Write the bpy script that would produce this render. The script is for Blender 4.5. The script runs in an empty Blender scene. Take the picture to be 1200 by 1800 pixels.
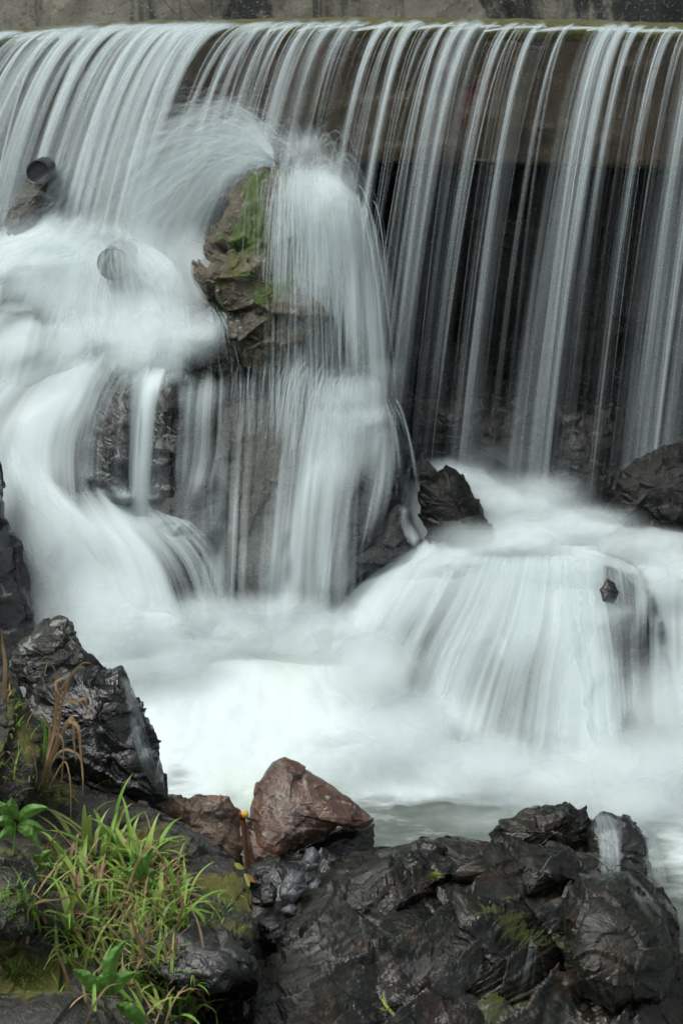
import bpy, math, random
import numpy as np
from mathutils import Vector
from mathutils.bvhtree import BVHTree
random.seed(7); RNG = np.random.default_rng(7)
D = bpy.data; SC = bpy.context.scene; COL = SC.collection
# ---------------------------------------------------------------- camera
CZ = 3.2; TH = math.radians(15.0); F = 3359.0
cam = D.cameras.new('Camera'); cam.sensor_fit = 'VERTICAL'; cam.sensor_height = 36.0
cam.lens = 36.0 * F / 1800.0; cam.clip_start = 0.05; cam.clip_end = 400
cam.dof.use_dof = True; cam.dof.focus_distance = 7.6; cam.dof.aperture_fstop = 9
co = D.objects.new('Camera', cam); COL.objects.link(co)
co.location = (0, 0, CZ); co.rotation_euler = (math.pi / 2 - TH, 0, 0)
SC.camera = co
# ---------------------------------------------------------------- world, sun, exposure
SUN_EL, SUN_AZ = math.radians(60), math.radians(255)     # azimuth clockwise from +Y
w = D.worlds.new('World'); SC.world = w; w.use_nodes = True
nt = w.node_tree; bg = nt.nodes['Background']
sky = nt.nodes.new('ShaderNodeTexSky'); sky.sky_type = 'NISHITA'; sky.sun_disc = False
sky.sun_elevation = SUN_EL; sky.sun_rotation = SUN_AZ
sky.dust_density = 4.0; sky.ozone_density = 1.0; sky.air_density = 1.0
hs = nt.nodes.new('ShaderNodeHueSaturation'); hs.inputs['Saturation'].default_value = .24     # cloud cover: a paler sky
nt.links.new(sky.outputs[0], hs.inputs['Color']); nt.links.new(hs.outputs[0], bg.inputs[0]); bg.inputs[1].default_value = 0.15
sl = D.lights.new('Sun', 'SUN'); sl.energy = 1.7; sl.angle = math.radians(35); sl.color = (1.0, 0.985, 0.95)
so = D.objects.new('Sun', sl); COL.objects.link(so)
sd = Vector((math.sin(SUN_AZ) * math.cos(SUN_EL), math.cos(SUN_AZ) * math.cos(SUN_EL), math.sin(SUN_EL)))
so.rotation_euler = sd.to_track_quat('Z', 'Y').to_euler(); so.location = (0, 0, 12)
SC.view_settings.view_transform = 'Standard'; SC.view_settings.look = 'None'
SC.view_settings.exposure = 0.27; SC.view_settings.gamma = 1
SC.render.engine = 'CYCLES'
cy = SC.cycles
cy.transparent_max_bounces = 110; cy.max_bounces = 4; cy.diffuse_bounces = 2; cy.glossy_bounces = 2
cy.transmission_bounces = 2; cy.volume_bounces = 3; cy.volume_step_rate = 4; cy.volume_max_steps = 24; cy.use_adaptive_sampling = True; cy.adaptive_threshold = .05; cy.adaptive_min_samples = 16; cy.use_denoising = True; cy.sample_clamp_indirect = 4
# ---------------------------------------------------------------- maths helpers
CT, ST = math.cos(TH), math.sin(TH)
def W(px, py, Y):
    px = np.asarray(px, float); py = np.asarray(py, float); Y = np.asarray(Y, float)
    u = (px - 600) / F; v = -(py - 900) / F
    t = Y / (CT + v * ST)
    return np.stack([u * t, Y + 0 * t, CZ + t * (-ST + v * CT)], -1)
def _h(i, j, k, s):
    n = (i * 374761393 + j * 668265263 + k * 2147483647 % 1274126177 + k * 1274126177 + s * 974634777) & 0xFFFFFFFF
    n = ((n ^ (n >> 13)) * 1274126177) & 0xFFFFFFFF
    n = (n ^ (n >> 16)) & 0xFFFFFFFF
    n = (n * 2246822519) & 0xFFFFFFFF
    return ((n ^ (n >> 15)) & 0xFFFFFF) / float(0xFFFFFF)
def noise(p, s=0):
    p = np.asarray(p, float); i = np.floor(p).astype(np.int64); f = p - i; f = f * f * (3 - 2 * f)
    r = 0
    for a in (0, 1):
        for b in (0, 1):
            for c in (0, 1):
                wgt = (f[..., 0] if a else 1 - f[..., 0]) * (f[..., 1] if b else 1 - f[..., 1]) * (f[..., 2] if c else 1 - f[..., 2])
                r = r + wgt * _h(i[..., 0] + a, i[..., 1] + b, i[..., 2] + c, s)
    return r * 2 - 1
def fbm(p, o=4, s=0):
    r = 0; a = .5
    for k in range(o):
        r = r + a * noise(p * 2.03 ** k + 17.3 * k, s + k); a *= .5
    return r
def ridged(p, o=4, s=0):
    r = 0; a = .5
    for k in range(o):
        r = r + a * (1 - 2 * np.abs(noise(p * 2.1 ** k + 9.1 * k, s + k))); a *= .5
    return r
def facet(p, s=0):
    """worley cells, every cell a tilted plane: the split faces of broken rock"""
    i = np.floor(p).astype(np.int64); best = np.full(p.shape[:-1], 1e9); out = np.zeros(p.shape[:-1])
    for a in (-1, 0, 1):
        for b in (-1, 0, 1):
            for c in (-1, 0, 1):
                I, J, K = i[..., 0] + a, i[..., 1] + b, i[..., 2] + c
                q = np.stack([I + _h(I, J, K, s), J + _h(I, J, K, s + 1), K + _h(I, J, K, s + 2)], -1)
                d = ((p - q) ** 2).sum(-1)
                r = np.stack([_h(I, J, K, s + 3), _h(I, J, K, s + 4), _h(I, J, K, s + 5)], -1) * 2 - 1
                val = ((p - q) * r).sum(-1) + (_h(I, J, K, s + 6) - .5) * .5
                m = d < best; best = np.where(m, d, best); out = np.where(m, val, out)
    return out
def sstep(a, b, x):
    t = np.clip((x - a) / (b - a), 0, 1); return t * t * (3 - 2 * t)
def lerp_tab(x, tab):
    xs, ys = zip(*tab); return np.interp(x, xs, ys)
def catmull(P, n):
    """P (k,c) control rows -> n samples"""
    P = np.asarray(P, float); k = len(P)
    if k == 2:
        t = np.linspace(0, 1, n)[:, None]; return P[0] * (1 - t) + P[1] * t
    Q = np.concatenate([[2 * P[0] - P[1]], P, [2 * P[-1] - P[-2]]])
    s = np.linspace(0, k - 1, n); i = np.minimum(s.astype(int), k - 2); t = (s - i).reshape(-1, *([1] * (P.ndim - 1)))
    a, b, c, d = Q[i], Q[i + 1], Q[i + 2], Q[i + 3]
    return .5 * (2 * b + (c - a) * t + (2 * a - 5 * b + 4 * c - d) * t * t + (3 * b - a - 3 * c + d) * t ** 3)
# ---------------------------------------------------------------- mesh helpers
def mk(name, V, Fc, mat=None, parent=None, smooth=True, uv=None, attr=None):
    me = D.meshes.new(name)
    V = np.asarray(V, np.float32).reshape(-1, 3); Fc = np.asarray(Fc, np.int32)
    me.vertices.add(len(V)); me.vertices.foreach_set('co', V.ravel())
    k = Fc.shape[1]; me.loops.add(Fc.size); me.loops.foreach_set('vertex_index', Fc.ravel())
    me.polygons.add(len(Fc)); me.polygons.foreach_set('loop_start', np.arange(len(Fc), dtype=np.int32) * k)
    me.update(calc_edges=True)
    if smooth: me.polygons.foreach_set('use_smooth', np.ones(len(Fc), bool))
    if uv is not None:
        l = me.uv_layers.new(name='UVMap'); l.data.foreach_set('uv', np.asarray(uv, np.float32)[Fc.ravel()].ravel())
    for kx, a in (attr or {}).items():
        at = me.attributes.new(kx, 'FLOAT', 'POINT'); at.data.foreach_set('value', np.asarray(a, np.float32).ravel())
    me.validate(); 
    if mat: me.materials.append(mat)
    o = D.objects.new(name, me); COL.objects.link(o)
    if parent: o.parent = parent
    return o
def gridfaces(nr, nc, wrap=False):
    r = np.arange(nr - 1)[:, None]; c = np.arange(nc if wrap else nc - 1)[None, :]
    c2 = (c + 1) % nc
    return np.stack([r * nc + c, r * nc + c2, (r + 1) * nc + c2, (r + 1) * nc + c], -1).reshape(-1, 4)
def tag(o, label=None, cat=None, group=None, kind=None):
    if label: o['label'] = label
    if cat: o['category'] = cat
    if group: o['group'] = group
    if kind: o['kind'] = kind
    return o
# ---------------------------------------------------------------- materials
class NT:
    def __init__(s, name):
        s.m = D.materials.new(name); s.m.use_nodes = True; s.t = s.m.node_tree; s.t.nodes.clear()
        s.out = s.n('ShaderNodeOutputMaterial')
    def n(s, typ, **kw):
        x = s.t.nodes.new(typ)
        for k, v in kw.items(): setattr(x, k, v)
        return x
    def l(s, a, b): s.t.links.new(a, b)
    def set(s, x, i, v):
        if isinstance(v, bpy.types.NodeSocket): s.l(v, x.inputs[i])
        elif v is not None: x.inputs[i].default_value = v
    def math(s, op, a, b=None, c=None, clamp=False):
        x = s.n('ShaderNodeMath', operation=op, use_clamp=clamp)
        for i, v in enumerate((a, b, c)):
            if v is not None: s.set(x, i, v)
        return x.outputs[0]
    def noise(s, vec, scale, detail=4, rough=.55, dist=0):
        x = s.n('ShaderNodeTexNoise'); s.set(x, 'Vector', vec); s.set(x, 'Scale', scale); s.set(x, 'Detail', detail)
        s.set(x, 'Roughness', rough); s.set(x, 'Distortion', dist); return x.outputs[0]
    def mapping(s, vec, scale=(1, 1, 1), rot=(0, 0, 0), loc=(0, 0, 0)):
        x = s.n('ShaderNodeMapping'); s.set(x, 0, vec); x.inputs['Scale'].default_value = scale
        x.inputs['Rotation'].default_value = rot; x.inputs['Location'].default_value = loc; return x.outputs[0]
    def mixc(s, f, a, b, typ='MIX'):
        x = s.n('ShaderNodeMix', data_type='RGBA', blend_type=typ); s.set(x, 0, f)
        for i, v in ((6, a), (7, b)):
            if isinstance(v, tuple): v = (*v, 1) if len(v) == 3 else v
            s.set(x, i, v)
        return x.outputs[2]
    def ramp(s, f, a, b, smooth=True):
        x = s.n('ShaderNodeMapRange'); x.interpolation_type = 'SMOOTHSTEP' if smooth else 'LINEAR'
        s.set(x, 0, f); s.set(x, 1, a); s.set(x, 2, b); s.set(x, 3, 0.); s.set(x, 4, 1.); return x.outputs[0]
    def obj(s): return s.n('ShaderNodeTexCoord').outputs['Object']
    def bump(s, h, strength, dist):
        x = s.n('ShaderNodeBump'); s.set(x, 'Height', h); s.set(x, 'Strength', strength); s.set(x, 'Distance', dist); return x.outputs[0]

def rock_mat(name, c1, c2, c3=None, rough=(.25, .6), moss=None, mossc=(.055, .075, .012), lichen=None, lichc=(.30, .32, .27),
             rust=0, strata=((.35, 0, .5), 26, .5), scale=1, spec=.5, bump=1.0, veins=0):
    s = NT(name); ob = s.obj(); ge = s.n('ShaderNodeNewGeometry')
    pr = s.n('ShaderNodeBsdfPrincipled')
    warp = s.noise(ob, 3 * scale, 3)
    st = s.mapping(ob, rot=strata[0]); sx = s.n('ShaderNodeMapping'); s.set(sx, 0, st)
    sx.inputs['Scale'].default_value = (strata[1] * .12, strata[1] * .12, strata[1])
    sn = s.noise(sx.outputs[0], 1.0, 6, .62, .4)
    n1 = s.noise(ob, 5 * scale, 6, .6); n2 = s.noise(ob, 38 * scale, 5, .65); n3 = s.noise(ob, 160 * scale, 3, .6)
    f = s.ramp(s.math('ADD', s.math('MULTIPLY', n1, .5), s.math('MULTIPLY', sn, .5)), .36, .64)
    c = s.mixc(f, c1, c2)
    if c3: c = s.mixc(s.ramp(n2, .52, .7), c, c3)
    if rust: c = s.mixc(s.math('MULTIPLY', s.ramp(s.noise(ob, 9 * scale, 5, .7), .5, .62), rust), c, (.16, .065, .025))
    c = s.mixc(s.math('MULTIPLY', s.ramp(n3, .35, .75), .5), c, s.mixc(.6, c, (.002, .002, .002)), 'MIX')
    rv = s.math('ADD', s.math('MULTIPLY', s.ramp(s.math('ADD', s.math('MULTIPLY', n1, .75), s.math('MULTIPLY', n2, .25)), .38, .62), rough[1] - rough[0]), rough[0])
    mf = None
    if lichen:
        lf = s.ramp(s.noise(ob, lichen[0], 6, .7, .3), lichen[1], lichen[1] + .05)
        c = s.mixc(s.math('MULTIPLY', lf, .85), c, lichc); rv = s.math('MAXIMUM', rv, s.math('MULTIPLY', lf, .8))
    if moss:
        nz = s.n('ShaderNodeSeparateXYZ'); s.l(ge.outputs['Normal'], nz.inputs[0])
        mm = s.math('ADD', s.noise(ob, moss[0], 5, .65, .2), s.math('MULTIPLY', nz.outputs[2], moss[2]))
        mf = s.ramp(mm, moss[1], moss[1] + .06)
        mc = s.mixc(n2, mossc, tuple(x * 2.0 for x in mossc))
        c = s.mixc(mf, c, mc); rv = s.math('MAXIMUM', rv, s.math('MULTIPLY', mf, .95))
    s.set(pr, 'Base Color', c); s.set(pr, 'Roughness', rv); s.set(pr, 'Specular IOR Level', spec)
    vo = s.n('ShaderNodeTexVoronoi', feature='DISTANCE_TO_EDGE'); s.set(vo, 'Vector', s.mapping(ob, (1, 1, 2.2), strata[0])); s.set(vo, 'Scale', 11 * scale)
    crack = s.ramp(vo.outputs[0], 0, .06)
    h = s.math('ADD', s.math('MULTIPLY', sn, .5), s.math('MULTIPLY', n2, s.math('MULTIPLY', n1, .5)))
    h = s.math('ADD', h, s.math('MULTIPLY', n3, .16)); h = s.math('ADD', h, s.math('MULTIPLY', crack, .05))
    s.l(s.bump(h, .9 * bump, .035 / scale), pr.inputs['Normal'])
    s.l(pr.outputs[0], s.out.inputs[0]); return s.m

M = {}
M['black'] = rock_mat('wet_black_schist', (.003, .0042, .0034), (.0105, .0135, .0105), (.032, .036, .028), (.12, .5), strata=((.5, .15, .2), 12, .5), spec=.7, bump=.5)
M['outcrop'] = rock_mat('dark_schist', (.003, .0042, .0030), (.0095, .0120, .0080), (.042, .046, .028), (.16, .6), moss=(3.1, .70, .12), mossc=(.022, .028, .006), strata=((.742, .551, 0), 11, .5), rust=.08, spec=.4, bump=.38)
M['slab'] = rock_mat('grey_brown_slab', (.011, .0115, .009), (.032, .032, .025), (.065, .062, .048), (.25, .6), moss=(2.3, .66, .12), mossc=(.05, .052, .008), strata=((.2, .6, .0), 34, .5))
M['rust'] = rock_mat('rusty_schist', (.016, .012, .010), (.105, .052, .030), (.27, .235, .19), (.2, .5), strata=((.3, -.3, .1), 20, .5), rust=.5, spec=.7, bump=.6)
M['dark'] = rock_mat('dark_soaked_rock', (.0025, .0032, .0026), (.0080, .0095, .0075), (.020, .022, .017), (.35, .7), strata=((.6, .1, .1), 12, .5), spec=.35, bump=.5)
M['tan'] = rock_mat('pale_brown_schist', (.055, .038, .026), (.21, .145, .10), (.33, .27, .20), (.25, .6), strata=((.3, -.3, .1), 20, .5), rust=.4, spec=.6, bump=.6)
M['lichen'] = rock_mat('lichen_rock', (.005, .006, .005), (.020, .023, .018), (.05, .052, .043), (.25, .6), moss=(6, .60, .08), mossc=(.022, .032, .008), lichen=(15, .53), lichc=(.22, .24, .20), strata=((.2, .1, 0), 24, .5))
M['mossy'] = rock_mat('mossy_boulder', (.026, .026, .017), (.105, .098, .062), (.24, .23, .165), (.4, .8), moss=(3.4, .52, .0), mossc=(.030, .050, .010), strata=((1.1, .2, .3), 14, .5), rust=.15)
M['brown'] = rock_mat('wet_brown_rock', (.024, .026, .020), (.070, .073, .056), (.11, .115, .09), (.3, .6), strata=((1.2, .1, .1), 10, .5), moss=(3.4, .66, .05), mossc=(.035, .05, .02))
M['grey'] = rock_mat('wet_grey_rock', (.016, .018, .018), (.040, .044, .043), (.065, .068, .066), (.3, .6), strata=((.6, .1, .1), 14, .5))
M['bed'] = rock_mat('streambed_rock', (.008, .009, .009), (.030, .031, .028), (.05, .05, .045), (.3, .6), strata=((.3, .1, .1), 9, .5), scale=.6)
M['stone'] = rock_mat('blue_grey_stone', (.045, .052, .060), (.10, .11, .115), (.15, .16, .16), (.12, .3), strata=((.3, .8, .1), 20, .5), bump=.5)

def concrete_mat(name, base, stain, sc, mossy=0):
    s = NT(name); ob = s.obj(); pr = s.n('ShaderNodeBsdfPrincipled')
    n1 = s.noise(ob, 1.4, 6, .65); n2 = s.noise(ob, 22, 6, .7); n3 = s.noise(ob, 120, 4, .7)
    drip = s.noise(s.mapping(ob, (4.5, 1, .35)), 1.0, 4, .6); drip2 = s.noise(s.mapping(ob, (14, 1, .8)), 1.0, 4, .6)
    c = s.mixc(s.ramp(n1, .35, .65), base, tuple(x * 1.5 for x in base))
    c = s.mixc(s.ramp(drip, .56, .68), c, stain)
    c = s.mixc(s.math('MULTIPLY', s.ramp(drip2, .55, .68), .7), c, stain)
    c = s.mixc(s.math('MULTIPLY', s.ramp(s.noise(s.mapping(ob, (5, 1, .8), loc=(3, 0, 9)), 1.0, 5, .6), .60, .72), .45), c, (.34, .33, .29))
    c = s.mixc(s.math('MULTIPLY', s.ramp(n2, .5, .7), .55), c, (.03, .032, .03))
    if not mossy:
        c = s.mixc(s.ramp(s.noise(s.mapping(ob, (1.1, 1, .9), loc=(7.3, 0, 0)), 1.0, 5, .7, .5), .46, .53), c, (.030, .036, .036))
        c = s.mixc(s.math('MULTIPLY', s.ramp(s.noise(ob, 60, 3, .7), .58, .66), .6), c, (.40, .39, .33))
    if mossy:
        c = s.mixc(s.ramp(s.math('ADD', s.noise(ob, 7, 5, .7), 0), .5, .62), c, (.045, .036, .010))
        c = s.mixc(s.ramp(s.noise(ob, 3, 4, .6), .60, .68), c, (.075, .018, .010))
    s.set(pr, 'Base Color', c); s.set(pr, 'Roughness', .8 if not mossy else .45)
    h = s.math('ADD', s.math('MULTIPLY', n2, .6), s.math('MULTIPLY', n3, .3)); h = s.math('ADD', h, n1)
    s.l(s.bump(h, .6, .03), pr.inputs['Normal']); s.l(pr.outputs[0], s.out.inputs[0]); return s.m
M['wall'] = concrete_mat('stained_concrete', (.20, .195, .16), (.026, .032, .032), 1)
M['weir'] = concrete_mat('wet_concrete', (.055, .041, .023), (.022, .017, .010), 1, 1)
def plain(name, c, rough=.6, c2=None, ns=20, metal=0, trans=0):
    s = NT(name); pr = s.n('ShaderNodeBsdfPrincipled'); ob = s.obj(); n = s.noise(ob, ns, 4, .6)
    s.set(pr, 'Base Color', s.mixc(s.ramp(n, .3, .7), c, c2 or tuple(x * .6 for x in c))); s.set(pr, 'Roughness', rough); s.set(pr, 'Metallic', metal)
    s.l(s.bump(n, .3, .01), pr.inputs['Normal'])
    if trans:
        t = s.n('ShaderNodeBsdfTranslucent'); s.set(t, 0, s.mixc(s.ramp(n, .3, .7), c, c2 or c)); mx = s.n('ShaderNodeMixShader')
        s.set(mx, 0, trans); s.l(pr.outputs[0], mx.inputs[1]); s.l(t.outputs[0], mx.inputs[2]); s.l(mx.outputs[0], s.out.inputs[0])
    else: s.l(pr.outputs[0], s.out.inputs[0])
    return s.m
M['moss'] = plain('wet_moss', (.075, .080, .016), .9, (.04, .036, .012), 30)
M['mossg'] = plain('green_moss', (.060, .105, .022), .9, (.025, .045, .012), 40)
M['pipe'] = plain('dark_pipe', (.012, .015, .018), .6, (.022, .026, .03), 14)
M['twig'] = plain('bare_twig', (.16, .14, .11), .8)
M['rustm'] = plain('rusted_iron', (.085, .035, .018), .8, (.15, .06, .02), 60)
M['yellow'] = plain('yellow_paint', (.65, .42, .02), .4, (.5, .3, .02), 90)
M['red'] = plain('red_paint', (.35, .02, .015), .4)
M['leaf'] = plain('green_leaf', (.13, .29, .05), .5, (.09, .21, .035), 30, trans=.3)
M['grass'] = plain('grass_green', (.20, .36, .05), .5, (.11, .24, .03), 9, trans=.3)
M['grass2'] = plain('grass_light', (.33, .42, .11), .5, (.22, .32, .06), 9, trans=.3)
M['straw'] = plain('dry_grass', (.36, .26, .14), .7, (.20, .12, .06), 12, trans=.25)
M['fallen'] = plain('fallen_leaf', (.30, .11, .03), .6, (.16, .14, .03), 30, trans=.2)
M['blossom'] = plain('yellow_green_sprig', (.22, .24, .03), .6, (.12, .16, .03), 30, trans=.2)

def silk(name, fu=30., fv=.9, contrast=1.5, gain=1.0,  col=(.58, .68, .682), fw=.5, lean=.28, gloss=.02, warp=0., fine=4.):
    """long-exposure water: white body seen through its density, streaked along the flow"""
    s = NT(name); uv = s.n('ShaderNodeUVMap').outputs[0]
    at = s.n('ShaderNodeAttribute'); at.attribute_name = 'dens'; d = at.outputs['Fac']
    a1 = s.noise(s.mapping(uv, (fu, fv, 1)), 1.0, 2, .5, warp)
    a2 = s.noise(s.mapping(uv, (fu * fine, fv * 1.6, 1), loc=(5, 3, 0)), 1.0, 2, .6, warp)
    st = s.math('ADD', s.math('MULTIPLY', s.math('SUBTRACT', a1, .5), 1.25), s.math('MULTIPLY', s.math('SUBTRACT', a2, .5), fw))
    al = s.math('ADD', d, s.math('MULTIPLY', st, s.math('MULTIPLY', contrast, s.math('SUBTRACT', 1.25, d))))
    al = s.math('MULTIPLY', al, s.ramp(d, 0.0, .30)); al = s.math('MULTIPLY', al, gain, clamp=True)
    df = s.n('ShaderNodeBsdfDiffuse'); s.set(df, 0, (*col, 1)); tl = s.n('ShaderNodeBsdfTranslucent'); s.set(tl, 0, (*col, 1))
    ge = s.n('ShaderNodeNewGeometry'); v1 = s.n('ShaderNodeVectorMath', operation='SCALE'); s.l(ge.outputs['Normal'], v1.inputs[0]); v1.inputs['Scale'].default_value = lean
    v2 = s.n('ShaderNodeVectorMath', operation='ADD'); s.l(v1.outputs[0], v2.inputs[0]); v2.inputs[1].default_value = (-.05, -.55, .75)
    v3 = s.n('ShaderNodeVectorMath', operation='NORMALIZE'); s.l(v2.outputs[0], v3.inputs[0]); s.l(v3.outputs[0], df.inputs['Normal'])
    m1 = s.n('ShaderNodeMixShader'); s.set(m1, 0, .18); s.l(df.outputs[0], m1.inputs[1]); s.l(tl.outputs[0], m1.inputs[2])
    gl = s.n('ShaderNodeBsdfGlossy'); s.set(gl, 'Roughness', .35)
    m2 = s.n('ShaderNodeMixShader'); s.set(m2, 0, gloss); s.l(m1.outputs[0], m2.inputs[1]); s.l(gl.outputs[0], m2.inputs[2])
    tr = s.n('ShaderNodeBsdfTransparent'); m3 = s.n('ShaderNodeMixShader'); s.set(m3, 0, al)
    s.l(tr.outputs[0], m3.inputs[1]); s.l(m2.outputs[0], m3.inputs[2]); s.l(m3.outputs[0], s.out.inputs[0]); return s.m
M['silk'] = silk('silky_water', 15, .55, 1.0, fine=3.4, fw=.65)
M['silkfine'] = silk('fine_silky_water', 26, .30, .75, fine=2.6)
M['strand'] = silk('falling_strands', 60, .7, .45, gloss=.08)
M['spray'] = silk('spray_threads', 14, 2.2, 1.1, gloss=0, lean=0.)
M['mist'] = silk('foam_mist', 5., 3.0, .12, gloss=0, fine=2.5, warp=.3, lean=.1, col=(.62, .71, .71))

# ---------------------------------------------------------------- setting: streambed
rocksV, rocksF, nv0, EXP = [], [], [0], []
def addbvh(V, Fq):
    rocksV.append(V.reshape(-1, 3)); rocksF.append(Fq + nv0[0]); nv0[0] += len(V.reshape(-1, 3))
def bed_z(x, y):
    prof = lerp_tab(y, [(2, -2.9), (4, -3.05), (5.2, -3.1), (7.2, -3.15), (8.0, -2.85), (8.35, -2.45), (8.8, -2.4), (12, -2.4)])
    left = lerp_tab(y, [(2, -2.9), (4, -3.05), (7.3, -3.15), (7.75, -2.7), (8.0, -2.2), (8.2, -1.66), (8.6, -1.45), (8.9, -1.1), (12, -1.0)])
    k = sstep(.15, -.15, x + .25 * np.sin(y * 3)); z = prof * (1 - k) + left * k
    bank = sstep(-.35, -1.1, x) * sstep(6.6, 5.6, y); z = z + bank * .42
    side = np.clip(np.abs(x) - 2.6, 0, 9); z = z + .35 * side
    return z + CZ
nx, ny = 420, 330
gx = np.sign(np.linspace(-1, 1, nx)) * (np.abs(np.linspace(-1, 1, nx)) ** 1.8) * 9; gy = np.linspace(2.2, 10.6, ny)
X, Y = np.meshgrid(gx, gy); Z = bed_z(X, Y)
P = np.stack([X, Y, Z], -1)
d = .16 * facet(P * np.array([2.2, 2.2, 2.6]), 3) + .10 * fbm(P * 2.2, 5, 4) + .03 * facet(P * 8, 8)
P[..., 2] += d - .03
Fq = gridfaces(ny, nx); addbvh(P, Fq)
tag(mk('streambed', P, Fq, M['bed']), 'dark rocky streambed under the falls', kind='structure')
# wide ground far around so that side views are closed
g = mk('ground', [(-80, -60, CZ - 3.6), (80, -60, CZ - 3.6), (80, 90, CZ - 3.6), (-80, 90, CZ - 3.6)], [(0, 1, 2, 3)], M['bed'], smooth=False)
tag(g, 'dark ground', kind='structure')

# ---------------------------------------------------------------- rocks
def rock(name, label, poly, Y, mat, tilt=.0012, thick=None, dens=1.0, amp=.035, freq=6., jag=.02, fz=1.5, c=None, seed=0, kind='thing', cat='rock', group=None, strat=.0, sdir=(.3, .2, 1), pw=.5, bare=False):
    poly = np.array(poly, float)
    c = np.array(c if c else poly.mean(0))
    ang = np.arctan2(poly[:, 1] - c[1], poly[:, 0] - c[0]); rad = np.hypot(poly[:, 0] - c[0], poly[:, 1] - c[1])
    o = np.argsort(ang); ang, rad = ang[o], rad[o]
    R = rad.mean(); ppm = F / Y; Rm = R / ppm
    if thick is None: thick = Rm * .75
    na = int(np.clip(2 * np.pi * R * .55 * dens, 60, 620)); nr = int(np.clip(R * .9 * dens, 40, 420))
    th = np.linspace(-np.pi, np.pi, na, endpoint=False)
    # straight polygon edges in the picture plane
    A = np.concatenate([ang[-1:] - 2 * np.pi, ang, ang[:1] + 2 * np.pi]); Rr = np.concatenate([rad[-1:], rad, rad[:1]])
    idx = np.clip(np.searchsorted(A, th, side='right') - 1, 0, len(A) - 2)
    a0, a1, r0, r1 = A[idx], A[idx + 1], Rr[idx], Rr[idx + 1]
    p0 = np.stack([r0 * np.cos(a0), r0 * np.sin(a0)], -1); p1 = np.stack([r1 * np.cos(a1), r1 * np.sin(a1)], -1)
    e = p1 - p0; den = np.cos(th) * e[:, 1] - np.sin(th) * e[:, 0]
    rb = (p0[:, 0] * e[:, 1] - p0[:, 1] * e[:, 0]) / np.where(np.abs(den) < 1e-6, 1e-6, den)
    rb = np.clip(rb, np.minimum(r0, r1) * .7, np.maximum(r0, r1) * 1.05)
    rb = rb * (1 + jag * fbm(np.stack([np.cos(th) * 5, np.sin(th) * 5, 0 * th + seed], -1), 5, seed) * 2)
    ph = np.linspace(0.02, np.pi - .02, nr)[:, None]
    r = np.sin(ph) ** .8; h = np.sign(np.cos(ph)) * np.abs(np.cos(ph)) ** (pw * 2)
    px = c[0] + r * rb * np.cos(th); py = c[1] + r * rb * np.sin(th)
    Yp = Y + (c[1] - py) * tilt - h * thick
    V = W(px, py, Yp)
    # normals from grid
    du = np.roll(V, -1, 1) - np.roll(V, 1, 1); dv = np.gradient(V, axis=0)
    n = np.cross(du, dv); n /= np.linalg.norm(n, axis=-1, keepdims=True) + 1e-9
    ctr = V.reshape(-1, 3).mean(0)
    if ((V - ctr) * n).sum() < 0: n = -n
    q = V * np.array([1, 1, fz]) * freq + seed * 3.7
    sdv = np.array(sdir, float); sdv /= np.linalg.norm(sdv)
    dd = amp * (1.1 * facet(q, seed) + .45 * facet(q * 2.1, seed + 11) + .16 * ridged(q * 2.0, 5, seed + 5) + .04 * facet(q * 6, seed + 21))
    if strat:
        s = (V @ sdv) * freq * 3.2 + 2.2 * fbm(V * freq * .6, 4, seed + 31)
        fr = s - np.floor(s); dd = dd + .45 * strat * ((fr ** 1.5) - .5) * (.5 + .5 * noise(V * freq * 1.3, seed + 3))
        s0 = (V @ sdv) * freq * 1.5 + 1.3 * fbm(V * freq * .45, 4, seed + 37); f0 = s0 - np.floor(s0); dd = dd + strat * 2.6 * (f0 ** 2 - .4) * (.4 + .6 * sstep(-.5, .4, noise(V * freq * .5, seed + 39)))
        s2 = s * 3.1; f2 = s2 - np.floor(s2); dd = dd + strat * .16 * (f2 - .5)
    edge = .35 + .65 * np.abs(np.cos(ph)) ** .5
    V = V + n * (dd * edge)[..., None]
    Fq = gridfaces(nr, na, True)
    Vf = V.reshape(-1, 3); top = V[0].mean(0); bot = V[-1].mean(0)
    Vf = np.concatenate([Vf, [top, bot]]); T, B = len(Vf) - 2, len(Vf) - 1
    k = np.arange(na); k2 = (k + 1) % na
    cap = np.stack([k2, k, np.full(na, T), np.full(na, T)], -1); L = (nr - 1) * na
    tri1 = np.stack([k2, k, np.full(na, T)], -1); tri2 = np.stack([L + k, L + k2, np.full(na, B)], -1)
    quads = np.concatenate([Fq[:, [0, 1, 2]], Fq[:, [0, 2, 3]], tri1, tri2])
    addbvh(Vf, quads)
    if bare: EXP.append(len(rocksV) - 1)
    ob = mk(name, Vf, quads[:, ::-1] if False else quads, mat)
    if kind == 'thing': tag(ob, label, cat, group)
    else: tag(ob, label, kind=kind)
    ob['_c'] = 0; del ob['_c']
    return ob

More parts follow.
